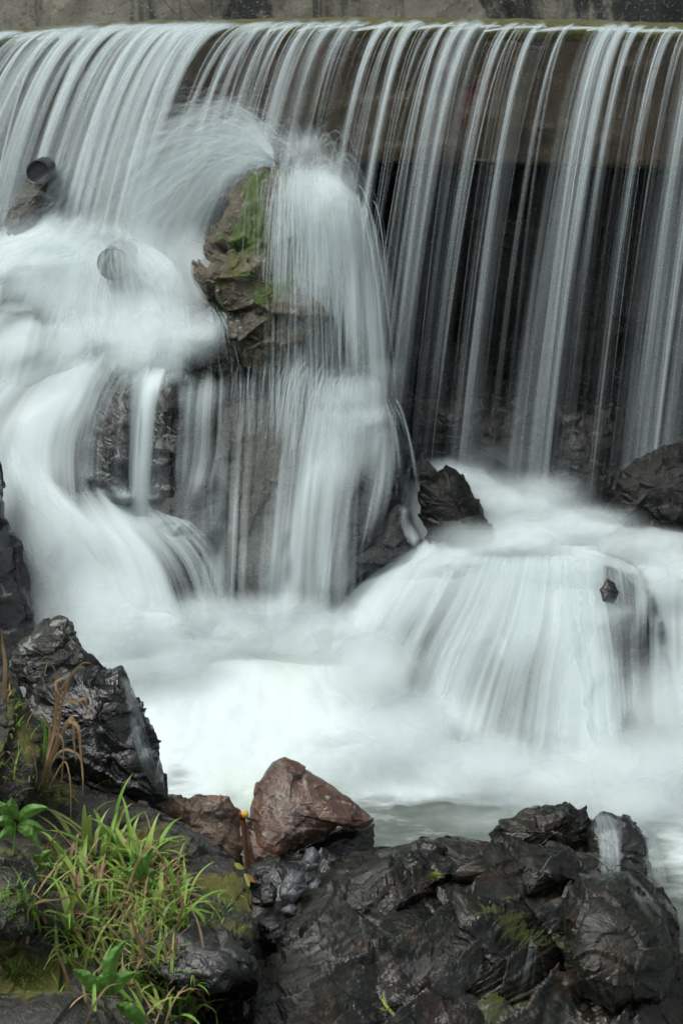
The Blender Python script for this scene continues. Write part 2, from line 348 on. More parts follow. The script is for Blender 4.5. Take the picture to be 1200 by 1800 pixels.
boulder = rock('mossy_boulder', 'tall brown boulder streaked with green moss, splitting the falling water', [(400,350),(440,312),(490,288),(512,300),(545,350),(572,430),(590,520),(585,610),(540,660),(450,655),(405,610),(385,548),(346,522),(340,480),(365,430),(385,390)], 8.5, M['mossy'], amp=.05, freq=5, thick=.34, c=(500,480), seed=4, strat=.012, sdir=(.8,0,.6))
rock('boulder', 'grey rounded rock under thin water at the foot of the mossy boulder', [(308,570),(345,535),(395,545),(425,600),(430,652),(360,668),(315,640)], 8.35, M['brown'], amp=.02, freq=7, seed=9)
rock('boulder', 'large grey brown boulder veiled by water below the mossy boulder', [(350,690),(415,655),(480,632),(545,660),(570,760),(560,900),(520,1060),(440,1090),(380,1000),(350,880),(330,770)], 8.2, M['brown'], amp=.022, freq=4, seed=14, tilt=.0018, thick=.3)
rock('ledge_rock', 'narrow dark rock left of the single white thread of water', [(180,700),(222,655),(242,662),(245,800),(235,905),(200,900),(160,840),(165,760)], 8.0, M['black'], amp=.03, freq=6, seed=21, strat=.01)
rock('ledge_rock', 'pointed dark rock right of the single white thread of water', [(268,672),(294,643),(336,662),(350,720),(330,820),(300,905),(262,900),(254,820),(262,740)], 8.02, M['black'], amp=.03, freq=6, seed=22, strat=.01)
rock('round_rock', 'round grey rock low under the thin veil, below the pointed dark rock', [(258,880),(290,835),(345,820),(392,838),(410,900),(385,975),(300,975),(262,930)], 7.86, M['grey'], amp=.014, freq=6, seed=23)
rock('fan_rock', 'grey rock under arching water left of the foam pool', [(250,990),(300,935),(360,935),(430,990),(455,1060),(400,1110),(300,1100)], 7.85, M['grey'], amp=.02, freq=6, seed=24)
rock('bank_rock', 'tall dark smooth rock at the left edge of the falls', [(-120,780),(-8,790),(8,870),(4,912),(22,940),(46,1010),(68,1095),(60,1170),(-20,1200),(-120,1170)], 7.4, M['black'], amp=.03, freq=4, seed=25, c=(-50,1000), bare=True)
rock('pointed_rock', 'black pointed rock standing out of the white water', [(737,850),(757,843),(783,815),(802,823),(822,852),(850,898),(868,942),(862,968),(800,960),(755,960),(738,905)], 8.05, M['dark'], amp=.02, freq=7, seed=26, strat=.01, thick=.14, bare=True)
rock('grey_rock', 'grey rock beneath streaming water left of the black pointed rock', [(700,888),(716,894),(724,925),(740,948),(735,985),(650,1030),(600,1040),(560,1030),(600,980),(650,958),(668,925),(682,898)], 8.0, M['grey'], amp=.012, freq=7, seed=27, c=(680,965))
rock('small_rock', 'small grey triangular rock just behind the black pointed rock', [(722,822),(742,797),(768,828),(760,845),(720,842)], 8.3, M['grey'], amp=.012, freq=9, seed=28, bare=True)
rock('knuckle_rock', 'rounded rock behind the fall, above the small middle cascade', [(588,625),(620,602),(652,612),(668,650),(662,695),(600,695),(582,660)], 8.55, M['grey'], amp=.015, freq=7, seed=29)
rock('knuckle_rock', 'flat wet rock topping the small middle cascade', [(560,745),(605,715),(660,700),(682,716),(720,800),(700,860),(620,880),(560,860)], 8.3, M['grey'], amp=.02, freq=7, seed=30)
rock('cascade_rock', 'grey rock slope beneath the small middle cascade', [(520,900),(560,820),(640,800),(700,860),(680,960),(600,1080),(520,1080)], 8.1, M['grey'], amp=.025, freq=5, seed=31, tilt=.0015, thick=.2)
rock('footing_rock', 'dark block with brown stains behind the right curtain', [(738,705),(830,695),(960,700),(985,760),(980,860),(900,890),(780,850),(735,780)], 9.15, M['dark'], amp=.03, freq=5, seed=32, thick=.2)
rock('footing_rock', 'grey wet block behind the curtain left of the dark bank', [(975,715),(1080,705),(1120,780),(1110,900),(1000,920),(960,850)], 9.15, M['dark'], amp=.03, freq=5, seed=33, thick=.2)
rock('bank_rock', 'rough black rock at the right edge under the last strands', [(1060,860),(1085,822),(1150,790),(1200,770),(1290,780),(1300,960),(1180,960),(1065,930)], 8.75, M['dark'], amp=.05, freq=4, seed=34, thick=.25)
rock('small_rock', 'small dark knob of rock showing through the right cascade', [(1054,1038),(1066,1018),(1078,1024),(1088,1044),(1078,1062),(1058,1058)], 7.42, M['black'], amp=.01, freq=10, seed=35, bare=True)
rock('cascade_rock', 'dark rock face seen through thin water below the small dark knob', [(1062,1062),(1090,1040),(1140,1050),(1165,1110),(1170,1200),(1150,1290),(1100,1260),(1075,1170)], 7.5, M['black'], amp=.02, freq=6, seed=36, tilt=.0012, thick=.12)
rock('dome_rock', 'broad domed rock covered by the fanning right cascade', [(560,1150),(640,1050),(720,992),(800,968),(900,958),(1040,968),(1120,1000),(1170,1120),(1200,1400),(1000,1430),(850,1370),(700,1250)], 7.35, M['grey'], amp=.014, freq=3.2, seed=37, tilt=.0026, thick=.22, c=(900,1180), fz=.8)
rock('submerged_rock', 'dark rock just breaking the foam in the middle of the pool', [(566,1305),(584,1290),(614,1296),(632,1315),(612,1330),(584,1328)], 6.83, M['grey'], amp=.012, freq=8, seed=38, thick=.03, bare=True)
# foreground
NFG = len(rocksV)
rock('lichen_rock', 'upright dark rock blotched with pale lichen and moss', [(18,1150),(58,1112),(98,1080),(122,1084),(130,1118),(148,1145),(158,1172),(140,1215),(60,1220),(28,1195)], 5.95, M['lichen'], amp=.022, freq=9, seed=41, jag=.03, strat=.006)
rock('black_slab', 'steep black slab at the pool edge with water sheeting down its right side', [(50,1200),(100,1168),(155,1160),(178,1180),(214,1171),(230,1192),(248,1240),(268,1292),(284,1345),(292,1405),(240,1430),(130,1420),(50,1350),(30,1260)], 5.8, M['black'], amp=.03, freq=7, seed=42, jag=.02, strat=.012, sdir=(.5,.1,.9))
rock('rusty_rock', 'large reddish brown angular rock standing at the pool edge', [(438,1425),(452,1380),(480,1341),(500,1333),(534,1350),(580,1378),(612,1402),(655,1442),(640,1456),(600,1450),(560,1475),(520,1500),(470,1540),(432,1530)], 5.8, M['rust'], amp=.013, freq=6, seed=43, jag=.015, strat=.006, thick=.12, c=(515,1430))
rock('wet_rock', 'dark wet rock wedged right of the reddish angular rock', [(520,1500),(560,1474),(600,1452),(640,1450),(657,1448),(655,1470),(650,1530),(560,1560)], 5.85, M['black'], amp=.02, freq=8, seed=44)
rock('rusty_rock', 'low light brown rock left of the painted iron stake', [(238,1412),(290,1398),(330,1406),(350,1399),(404,1402),(422,1432),(424,1520),(380,1510),(320,1470),(262,1436)], 5.75, M['tan'], amp=.018, freq=9, seed=45, jag=.02, strat=.008, thick=.1)
tag(rock('bank', '', [(-120,1180),(20,1190),(60,1290),(110,1395),(240,1440),(330,1540),(360,1660),(330,1800),(360,1960),(-120,1960)], 5.05, M['slab'], amp=.05, freq=4, seed=46, tilt=.0022, thick=.22, c=(60,1600), kind='structure', dens=.8), 'earthy rock bank', kind='structure')
rock('diagonal_slab', 'long grey slab slanting down from the moss to the iron stake', [(95,1375),(150,1388),(250,1412),(330,1452),(400,1502),(436,1542),(444,1620),(436,1660),(390,1705),(340,1680),(300,1600),(200,1530),(110,1480),(80,1420)], 5.2, M['slab'], amp=.022, freq=6, seed=47, tilt=.0028, thick=.14, c=(270,1510), strat=.008, sdir=(.45,.1,.9))
rock('outcrop', 'huge dark layered outcrop filling the lower right of the picture', [(440,1620),(500,1575),(560,1545),(620,1502),(700,1484),(740,1473),(850,1480),(940,1488),(1050,1500),(1130,1540),(1178,1600),(1190,1680),(1240,1730),(1330,1850),(1250,1990),(800,2020),(420,1990),(330,1900),(330,1780),(370,1700),(430,1660)], 5.12, M['outcrop'], amp=.060, freq=3.6, seed=48, tilt=.0019, thick=.36, c=(800,1740), strat=.026, sdir=(-.50,.55,.6), jag=.008, fz=1.0)
for i_, (lab_, po_, Y_, ti_, thk_, st_) in enumerate([
    ('blocky dark rock forming the right shoulder of the outcrop', [(1015,1535),(1100,1532),(1168,1588),(1192,1680),(1165,1765),(1080,1790),(1000,1730),(985,1610)], 4.95, .0016, .20, .012),
    ('sloping layered ridge climbing to the right across the upper left of the outcrop', [(530,1640),(600,1560),(700,1492),(770,1480),(835,1515),(770,1570),(650,1650),(560,1720),(520,1700)], 5.22, .0016, .12, .024),
    ('layered dark ledge along the water side of the outcrop', [(745,1480),(870,1482),(1000,1502),(1045,1545),(960,1580),(850,1572),(770,1540)], 5.35, .0018, .12, .022),
    ('steep dark face in the middle of the outcrop, beside the thin trickle', [(800,1570),(925,1590),(992,1640),(975,1760),(870,1810),(780,1710)], 4.95, .0014, .12, .022),
    ('low dark hump along the bottom edge left of the outcrop middle', [(420,1700),(600,1670),(740,1730),(820,1850),(700,1950),(400,1950),(340,1830)], 4.80, .0022, .14, .020)]):
    rock('outcrop_rock', lab_, po_, Y_, M['outcrop'], amp=.030, freq=4.5, seed=90 + i_, tilt=ti_, thick=thk_, strat=st_, sdir=(-.50,.55,.6), jag=.02, fz=1.0)
rock('gap_filler', 'dark filler rock added behind the stones to darken the gap under the reddish rock', [(430,1530),(500,1500),(560,1495),(620,1520),(600,1600),(560,1700),(460,1700),(425,1620)], 5.55, M['black'], amp=.03, freq=8, seed=55, thick=.1)  # added filler: keeps the gap dark where pool water would show through
rock('peaked_rock', 'peaked dark rock at the water line on top of the outcrop', [(866,1456),(920,1426),(985,1412),(1002,1406),(1022,1425),(1030,1440),(1050,1455),(1052,1510),(1030,1545),(940,1525),(880,1490)], 5.75, M['outcrop'], amp=.03, freq=7, seed=49, strat=.02, sdir=(-.4,.1,.9))
rock('wet_rock', 'dark block with white water trickling over it at the right end of the outcrop', [(1030,1450),(1056,1425),(1100,1438),(1138,1476),(1146,1545),(1100,1590),(1045,1560)], 5.65, M['black'], amp=.022, freq=7, seed=50)
rock('flat_rock', 'low mossy grey rock in the bottom left corner', [(-90,1750),(30,1742),(120,1752),(195,1780),(250,1860),(120,1960),(-90,1960)], 4.25, M['slab'], amp=.02, freq=6, seed=51, tilt=.002, thick=.12)
rock('bank_rock', 'dark mossy rock at the left edge beside the broad leaves', [(-90,1470),(10,1480),(55,1515),(70,1560),(55,1640),(-90,1660)], 4.75, M['slab'], amp=.025, freq=6, seed=52, tilt=.002)
rock('bank_rock', 'grey streaked rock at the left edge below the lichen blotched rock', [(-90,1160),(0,1150),(30,1200),(70,1300),(90,1390),(60,1470),(-90,1480)], 5.35, M['slab'], amp=.03, freq=6, seed=53, tilt=.001, strat=.01, sdir=(1,.1,-.4))
rock('shelf_rock', 'dark rock shelf under the grass, left of the outcrop', [(190,1640),(280,1590),(350,1600),(410,1660),(440,1700),(400,1745),(300,1740),(210,1710)], 4.7, M['black'], amp=.03, freq=6, seed=54, tilt=.002, strat=.01)
for i, (lab, poly, Yq, m) in enumerate([
    ('upright blue grey wet stone, largest in the gap beside the outcrop', [(498,1545),(512,1524),(532,1536),(541,1562),(516,1588),(489,1579)], 5.32, 'stone'),
    ('small shiny wet stone under the reddish angular rock', [(530,1516),(538,1492),(552,1488),(562,1504),(560,1526),(540,1532)], 5.45, 'stone'),
    ('narrow blue stone right of the upright blue grey stone', [(543,1560),(556,1540),(566,1548),(560,1572),(546,1578)], 5.4, 'stone'),
    ('pale flat stone below the upright blue grey stone', [(494,1598),(510,1592),(528,1594),(520,1608),(498,1609)], 5.25, 'stone'),
    ('round dark stone at the foot of the gap beside the outcrop', [(452,1620),(478,1606),(502,1622),(512,1650),(480,1668),(450,1655)], 5.15, 'black'),
    ('small dark stone left of the upright blue grey stone', [(455,1560),(475,1548),(488,1562),(482,1592),(458,1596)], 5.3, 'black')]):
    rock('wet_stone', lab, poly, Yq, M[m], amp=.008, freq=16, seed=60 + i, dens=1.6, cat='stone', group='wet stones in the gap')

# moss streaks on the tall boulder
def drape(px, py, bvh, Yd, off):
    out = np.full(px.shape, np.nan)
    dirs = W(px, py, np.ones(px.shape)) - np.array([0, 0, CZ])
    for idx in np.ndindex(px.shape):
        dvec = Vector(dirs[idx]); h = bvh.ray_cast(Vector((0, 0, CZ)), dvec.normalized(), 30)
        if h[0] is not None: out[idx] = h[0].y
    return out
BV = BVHTree.FromPolygons([tuple(v) for v in np.concatenate(rocksV)], [tuple(f) for Fs in rocksF for f in Fs.tolist()])
Vc, Fc_, k0 = [], [], 0
for q_, (v_, f_) in enumerate(zip(rocksV, rocksF)):
    if q_ < NFG and q_ not in EXP: Fc_.append(f_ - f_.min() * 0)
ALLV = [tuple(v) for v in np.concatenate(rocksV)]
BVF = BVHTree.FromPolygons(ALLV, [tuple(f) for Fs in Fc_ for f in Fs.tolist()])   # what the falls run over
def moss_patch(poly, name, parent, seed, mat, thick=.007, n=46):
    poly = np.array(poly, float); c = poly.mean(0); k = len(poly)
    P = np.concatenate([poly, poly[:1]]); ring = catmull(P, 120)[:-1]
    r = np.linspace(0, 1, n)[:, None, None]; jit = 1 + .25 * fbm(np.stack([np.cos(np.linspace(0, 6.283, 119)) * 3, np.sin(np.linspace(0, 6.283, 119)) * 3, np.full(119, seed)], -1), 4, seed)
    g = c + (ring - c) * r * jit[None, :, None]; px, py = g[..., 0], g[..., 1]
    Yh = drape(px, py, BV, 0, 0); Yh = np.where(np.isnan(Yh), np.nanmedian(Yh), Yh)
    med = np.median(Yh); Yh = np.clip(Yh, med - .3, med + .3)
    for _ in range(10): Yh[1:-1] = (Yh[:-2] + Yh[2:] + np.roll(Yh, 1, 1)[1:-1] + np.roll(Yh, -1, 1)[1:-1]) / 4
    th = thick * (1 - r[..., 0] ** 2) * (.8 + .5 * fbm(np.stack([px * .05, py * .025, 0 * px], -1), 3, seed) * 2)
    V = W(px, py, Yh - th + .012 * (r[..., 0] ** 8))
    return mk(name, V, gridfaces(n, 119, True), mat, parent)
moss_patch([(455,310),(470,325),(468,360),(452,400),(430,440),(402,442),(408,400),(425,360),(440,325)], 'moss', boulder, 1, M['mossg'])
moss_patch([(470,350),(472,390),(455,420),(440,425),(450,385)], 'moss', boulder, 2, M['mossg'])
moss_patch([(405,445),(440,440),(430,480),(405,500),(385,520),(378,490)], 'moss', boulder, 3, M['moss'])
moss_patch([(380,520),(395,530),(396,565),(388,560)], 'moss', boulder, 5, M['mossg'])
slab_m = D.objects['diagonal_slab']
moss_patch([(10,1210),(40,1240),(60,1300),(75,1350),(50,1360),(25,1290),(5,1240)], 'moss', D.objects['bank'], 8, M['moss'])
moss_patch([(60,1370),(100,1365),(150,1390),(120,1420),(70,1410)], 'moss', D.objects['bank'], 9, M['moss'])
moss_patch([(96,1372),(130,1382),(140,1400),(120,1412),(90,1405)], 'moss', slab_m, 6, M['moss'])

# ---------------------------------------------------------------- weir and walls
def crest_py(px): return np.interp(px, [-400, 0, 60, 130, 250, 400, 500, 700, 900, 1040, 1200, 1700], [74, 66, 62, 57, 51, 49.5, 46, 45, 47, 50, 55, 62])
YC = 9.2
sx = np.linspace(-9, 9, 700)
pxs = 600 + sx * F / (YC * (CT * CT + ST * ST) / 1.0) * (CT + (850 / F) * ST)
zc = W(pxs, crest_py(pxs), YC)[..., 2]
prof = [(10.3, -.03), (9.6, 0.0), (9.24, -.004), (9.2, -.02), (9.185, -.05), (9.19, -.15), (9.2, -.3), (9.21, -.45), (9.23, -.60), (9.27, -.64), (9.45, -.645), (10.3, -.645)]
pr = catmull(np.array(prof), 90)
V = np.stack([np.broadcast_to(sx, (90, 700)), np.broadcast_to(pr[:, :1], (90, 700)), zc + pr[:, 1:]], -1)
dd = .012 * fbm(V * 9, 4, 70) + .012 * facet(V * np.array([3, 3, 9]), 71)
V[..., 1] -= dd * (pr[:, 0:1] < 9.4); V[..., 2] += dd * .5
weir = mk('weir', V, gridfaces(90, 700), M['weir']); tag(weir, 'wide wet brown concrete weir that the water falls over', 'weir')
lp = catmull(np.array([(10.2, .03), (9.6, .030), (9.30, .028), (9.22, .012), (9.19, .0), (9.176, -.022), (9.18, -.05)]), 30)
V = np.stack([np.broadcast_to(sx, (30, 700)), np.broadcast_to(lp[:, :1], (30, 700)), zc + lp[:, 1:]], -1)
V[..., 2] += .016 * fbm(V * 12, 4, 72) - .002
mk('moss_lip', V, gridfaces(30, 700), M['moss'], weir)
# cliff behind the fall (the recess)
cx, cz = np.meshgrid(np.linspace(-9, 9, 260), np.linspace(CZ - 2.9, CZ - .70, 60))
P = np.stack([cx, 9.95 + 0 * cx, cz], -1); P[..., 1] -= .25 * facet(P * 2.2, 75) + .1 * fbm(P * 3, 4, 76)
tag(mk('recess_rock', P, gridfaces(60, 260), M['bed']), 'dark rock wall under the weir', kind='structure')
# river above and retaining wall
V = W(0, 0, 1); zr = CZ - .17
tag(mk('river_bed', [(-30, 9.9, zr), (30, 9.9, zr), (30, 30, zr), (-30, 30, zr)], [(0, 1, 2, 3)], M['moss'], smooth=False), 'mossy river bed above the weir', kind='structure')
wx, wz = np.meshgrid(np.linspace(-9, 9, 500), np.linspace(CZ - .25, CZ + 2.2, 70))
P = np.stack([wx, 11.6 + 0 * wx, wz], -1); P[..., 1] -= .02 * facet(P * 3, 80) + .03 * fbm(P * 5, 5, 81)
bk = P.copy(); bk[..., 1] = 12.1
Vw = np.concatenate([P.reshape(-1, 3), bk.reshape(-1, 3)]); Fw = gridfaces(70, 500); n0 = 70 * 500
topf = np.array([[69 * 500 + i, 69 * 500 + i + 1, n0 + 69 * 500 + i + 1, n0 + 69 * 500 + i] for i in range(499)])
rw = mk('retaining_wall', Vw, np.concatenate([Fw, Fw[:, ::-1] + n0, topf]), M['wall']); tag(rw, 'old stained concrete retaining wall behind the weir', 'wall')

def tube(pts, rad, sides=8):
    pts = np.asarray(pts, float); n = len(pts); rad = np.broadcast_to(rad, (n,)); t = np.gradient(pts, axis=0); t /= np.linalg.norm(t, axis=1, keepdims=True)
    up = np.array([0, 0, 1.]); 
    a = np.cross(t, up); bad = np.linalg.norm(a, axis=1) < .15; a[bad] = np.cross(t[bad], [1, 0, 0]); a /= np.linalg.norm(a, axis=1, keepdims=True); b = np.cross(t, a)
    k = np.linspace(0, 2 * np.pi, sides, endpoint=False)
    V = pts[:, None] + rad[:, None, None] * (a[:, None] * np.cos(k)[None, :, None] + b[:, None] * np.sin(k)[None, :, None])
    return V.reshape(-1, 3), gridfaces(n, sides, True)
def join(parts):
    Vs, Fs, n = [], [], 0
    for v, f in parts: Vs.append(v); Fs.append(f + n); n += len(v)
    return np.concatenate(Vs), np.concatenate(Fs)
# twig in front of the wall
def pl(pts, Y, n=14): 
    c = catmull(np.array(pts, float), n); return W(c[:, 0], c[:, 1], Y)
tw = mk('twig', *join([tube(pl([(322,-30),(335,10),(352,28),(372,52)], 9.35), .0035), tube(pl([(335,10),(300,-4),(282,-20)], 9.35), .0022), tube(pl([(370,36),(400,38),(470,36)], 9.4), .0018), tube(pl([(352,28),(364,30),(372,36)], 9.37), .002)]), M['twig'])
tag(tw, 'thin bare twig hanging down over the left part of the weir lip', 'twig')
tw = mk('twig', *join([tube(pl([(278,-10),(300,14),(330,40)], 9.5), .0022), tube(pl([(285,-4),(303,20),(310,22)], 9.5), .002)]), M['twig'])
tag(tw, 'finer bare twig crossing the stained wall left of the hanging twig', 'twig')

# pipe ends
def pipe(px, py, Y, r, label, back=.5, mat=None):
    c = W(px, py, Y); e = D.objects.new('drain_pipe', None); COL.objects.link(e); e.location = c; tag(e, label, 'pipe', 'pipe ends poking out under the weir')
    ax = np.array([-.05, -1, -.02]); ax /= np.linalg.norm(ax)
    pts = [-ax * back, -ax * .3, -ax * .1, ax * 0, ax * .004]; v, f = tube(pts, [r, r, r, r, r * .96], 40)
    o = mk('pipe_body', v, f, M['pipe'], e)
    k = np.linspace(0, 2 * np.pi, 40, endpoint=False); a = np.array([1, 0, 0]); b = np.array([0, 0, 1.])
    rings = []
    for rr, dy in ((.98, .001), (.86, .006), (.82, .012), (.5, .016), (.02, .018)):
        rings.append(ax * (.004 if rr == .98 else -dy * .6) + r * rr * (a * np.cos(k)[:, None] + b * np.sin(k)[:, None]))
    mk('end_plate', np.array(rings).reshape(-1, 3), gridfaces(5, 40, True), M['pipe'], e)
    return e
pipe(67, 302, 8.75, .052, 'dark round pipe end sticking out in front of the falling water at the left')
pipe(200, 464, 8.41, .074, 'larger round pipe end half hidden in spray, lower and right of the other pipe')
rock('concrete_stub', 'grey concrete stub under the dark round pipe end', [(30,345),(45,318),(80,325),(75,360),(62,400),(20,420),(8,390)], 8.8, M['brown'], amp=.012, freq=9, seed=66, thick=.06)
rock('basin_rock', 'pale brown rock barely showing under the upper left foam', [(20,560),(70,520),(130,530),(150,560),(110,580),(40,575)], 8.45, M['mossy'], amp=.012, freq=9, seed=67, thick=.06)
# stake
st = D.objects.new('iron_stake', None); COL.objects.link(st); b0 = W(436, 1525, 5.5); st.location = b0
tag(st, 'rusty iron stake with a yellow and red painted top between the two brown rocks', 'stake')
p = W([436, 431, 427], [1525, 1480, 1440], 5.5) - b0
v, f = tube(p, [.0085, .009, .0095], 6); mk('post', v, f, M['rustm'], st)
q0, q1 = W(421, 1433, 5.5) - b0, W(436, 1431, 5.5) - b0
mid = q0 + (q1 - q0) * .34
v, f = tube([q0, q0 + (mid - q0) * .1, mid], [.006, .0105, .0105], 14); mk('red_band', v, f, M['red'], st)
v, f = tube([mid, q1 + (mid - q1) * .12, q1], [.0112, .0112, .007], 14); mk('yellow_cap', v, f, M['yellow'], st)
v, f = tube([W(434, 1438, 5.5) - b0, W(455, 1445, 5.52) - b0], [.003, .002], 6); mk('wire', v, f, M['pipe'], st)

# ---------------------------------------------------------------- water
def sheet(name, lines, mat, tree=None,  nu=90, nv=90, drp=True, off=.03, rip=.010, rf=9., eu=(.12, .12), ev=(.12, .12), uvs=1.0, seed=0, gain=1., blur=4, dY=0., var=.7):
    """a skin of water lofted through streamlines (px, py, Y, density), laid over the rocks"""
    L = np.array([catmull(np.array(l, float), nv) for l in lines])        # (k, nv, 4)
    G = catmull(L, nu)                                                     # (nu, nv, 4)
    px, py, Yg, dn = [G[..., i] for i in range(4)]
    u = np.linspace(0, 1, nu)[:, None]; v = np.linspace(0, 1, nv)[None, :]
    if drp:
        H = drape(px, py, tree or BVF, 0, 0); H = np.where(np.isnan(H), 99, H)
        Yt = np.minimum(Yg, H - off)
        for _ in range(blur):
            Yp = np.pad(Yt, 1, 'edge'); Yb = (Yp[:-2, 1:-1] + Yp[2:, 1:-1] + Yp[1:-1, :-2] + Yp[1:-1, 2:] + 4 * Yt) / 8
            Yt = np.minimum(Yb, H - off * .5)
        Yg = Yt
    wid = np.abs(px[-1] - px[0]).mean() / F * Yg.mean(); ln = np.hypot(np.diff(px, axis=1), np.diff(py, axis=1)).sum(1).mean() / F * Yg.mean()
    q = np.stack([u * wid * rf + 0 * v, v * ln * rf * .18 + 0 * u, 0 * u * v + seed], -1)
    Yg = Yg - rip * (fbm(q, 3, seed) * 2 + .4 * fbm(q * np.array([3.3, 1, 1]), 2, seed + 3)) + dY
    fe = 1.
    if eu[0]: fe = fe * sstep(0, eu[0], u + .04 * noise(q * .7, seed + 5))
    if eu[1]: fe = fe * sstep(1, 1 - eu[1], u + .04 * noise(q * .7, seed + 6))
    if ev[0]: fe = fe * sstep(0, ev[0], v + .22 * ev[0] * noise(np.stack([u * wid * 14 + 0 * v, 0 * u * v, 0 * u * v + seed], -1), seed + 7))
    if ev[1]: fe = fe * sstep(1, 1 - ev[1], v + .3 * ev[1] * noise(np.stack([u * wid * 14 + 0 * v, 0 * u * v, 0 * u * v + seed], -1), seed + 8))
    dn = dn + var * fbm(np.stack([u * wid * 6 + .8 * v, v * ln * 1.1 + 0 * u, 0 * u * v + seed], -1), 3, seed + 9) * np.clip(dn * 2, 0, 1)
    V = W(px, py, Yg)
    uv = np.stack([(u * wid * uvs + 0 * v) + seed * 1.37, (v * ln * uvs + 0 * u) + seed * .71], -1)
    o = mk(name, V, gridfaces(nu, nv), mat, uv=uv.reshape(-1, 2), attr={'dens': np.clip(dn * fe * gain, 0, 1.2)})
    return tag(o, 'white silky water', kind='structure')

def ribbons(name, items, mat, label='falling strands of water', kind='structure'):
    """items: (points (n,3), half width (n,), density (n,), uv offset)"""
    Vs, Fs, Ds, Us, k = [], [], [], [], 0
    for P, hw, dn, uo in items:
        n = len(P); side = np.cross(np.gradient(P, axis=0), np.array([0, -1., .25])); side /= np.linalg.norm(side, axis=1, keepdims=True) + 1e-9
        k5 = np.array([-1, -.5, 0, .5, 1.]); V = P[:, None] + side[:, None] * (hw[:, None] * k5[None])[..., None]
        s = np.concatenate([[0], np.cumsum(np.linalg.norm(np.diff(P, axis=0), axis=1))])
        U = np.stack([hw[:, None] * k5 + uo, np.repeat(s[:, None], 5, 1) + uo * 3.1], -1)
        Vs.append(V.reshape(-1, 3)); Fs.append(gridfaces(n, 5) + k); k += 5 * n
        Ds.append((dn[:, None] * np.array([0, .42, 1, .42, 0])).ravel()); Us.append(U.reshape(-1, 2))
    o = mk(name, np.concatenate(Vs), np.concatenate(Fs), mat, uv=np.concatenate(Us), attr={'dens': np.concatenate(Ds)})
    return tag(o, label, kind=kind)

G9 = 9.81
def fall_vel(px): return np.interp(px, [-200, 0, 400, 520, 700, 1000, 1300], [1.15, 1.1, .98, .74, .64, .60, .55])
def fall_path(px0, zend, n=26, vf=.8, vl=None, jz=0.):
    vl = fall_vel(px0) if vl is None else vl
    o = W(px0, crest_py(px0), YC); o[2] += .012 + jz; o[1] = YC - .02
    T = math.sqrt(2 * max(.1, (o[2] - (CZ + zend))) / G9); t = np.linspace(0, 1, n) ** .8 * T
    P = np.stack([o[0] - vl * t, o[1] - vf * t, o[2] - .5 * G9 * t * t], 1)
    pre = np.stack([o[0] + vl * np.array([.05, .03, .01]), o[1] + vf * np.array([.045, .03, .012]), o[2] + np.array([.0, .002, .0015])], 1)
    return np.concatenate([pre, P])
def zend_at(px):  # where the stream that leaves the crest at px lands (relative to the camera)
    return float(np.interp(px, [-300, 60, 250, 400, 470, 640, 680, 760, 1000, 1250], [-1.02, -1.05, -1.1, -1.2, -.95, -1.0, -1.7, -2.2, -2.42, -2.48]))
# main streams as they stand in the photo: crest px, half spread px, strength
MAIN = [(-150,40,1),(-80,40,1),(-20,22,1),(20,16,1),(62,9,.5),(92,14,1),(128,14,1),(158,14,1.1),(196,8,.6),(220,12,1.05),(250,12,1),(282,14,1),(312,12,1),(340,16,1.1),(370,18,1.1),(396,12,1),(428,3,.35),
        (455,10,.8),(476,8,.7),(500,12,.85),(522,6,.6),(552,13,1.),(578,5,.5),(598,10,.8),(622,12,.8),(648,4,.5),(684,13,1.),(708,5,.7),(737,12,1.1),(768,5,.5),(792,6,.8),(818,11,.8),(844,6,.9),(868,4,.5),(900,10,.8),(925,7,.55),(952,8,.6),(980,8,.7),(1003,5,.7),
        (1075,14,1.05),(1100,9,1.1),(1122,9,.85),(1150,12,.6),(1180,13,.9),(1212,12,.6),(1250,30,.8),(1330,40,.8),(1420,40,.8)]
items = []
for (c, hs, q) in MAIN:
    n = int(4 + hs * (.45 if c < 430 else .24)); q *= float(np.interp(c, [0, 420, 520, 1000], [1., 1., .95, .85])) * RNG.uniform(.65, 1.2)
    for _ in range(n):
        x = c + RNG.normal() * hs * .48; ze = zend_at(x) + RNG.normal() * .05
        P = fall_path(x, ze, vf=.8 + RNG.normal() * .05, vl=fall_vel(c) * (1 + RNG.normal() * .05 + (.22 * RNG.normal() if RNG.random() < .10 else 0)), jz=RNG.uniform(-.004, .006))
        tt = np.linspace(0, 1, len(P)); P[:, 0] -= (x - c) / F * YC * (.75 * sstep(0, .5, tt) - .25 * sstep(.5, 1, tt)) * (c > 420)
        m = len(P); t = np.linspace(0, 1, m)
        w0 = RNG.uniform(.003, .0125) * (1 + .8 * (RNG.random() < .2)); hw = w0 * (1 + 1.1 * t)
        a = q * RNG.uniform(.35, .95); fade = np.interp(t, [0, .06, .12, .35, .7, .94, 1], [.0, .75, 1, .72, .45, .36, .0])
        hw = hw * (1.5 if c < 500 else RNG.choice([.9, 1.3, 2.4])); a *= .95 if c < 500 else .82; fade = fade * (1 if c < 500 else np.interp(t, [0, .2, .5, 1], [1, 1, .75, .7])); items.append((P, hw, a * fade, RNG.uniform(0, 60)))
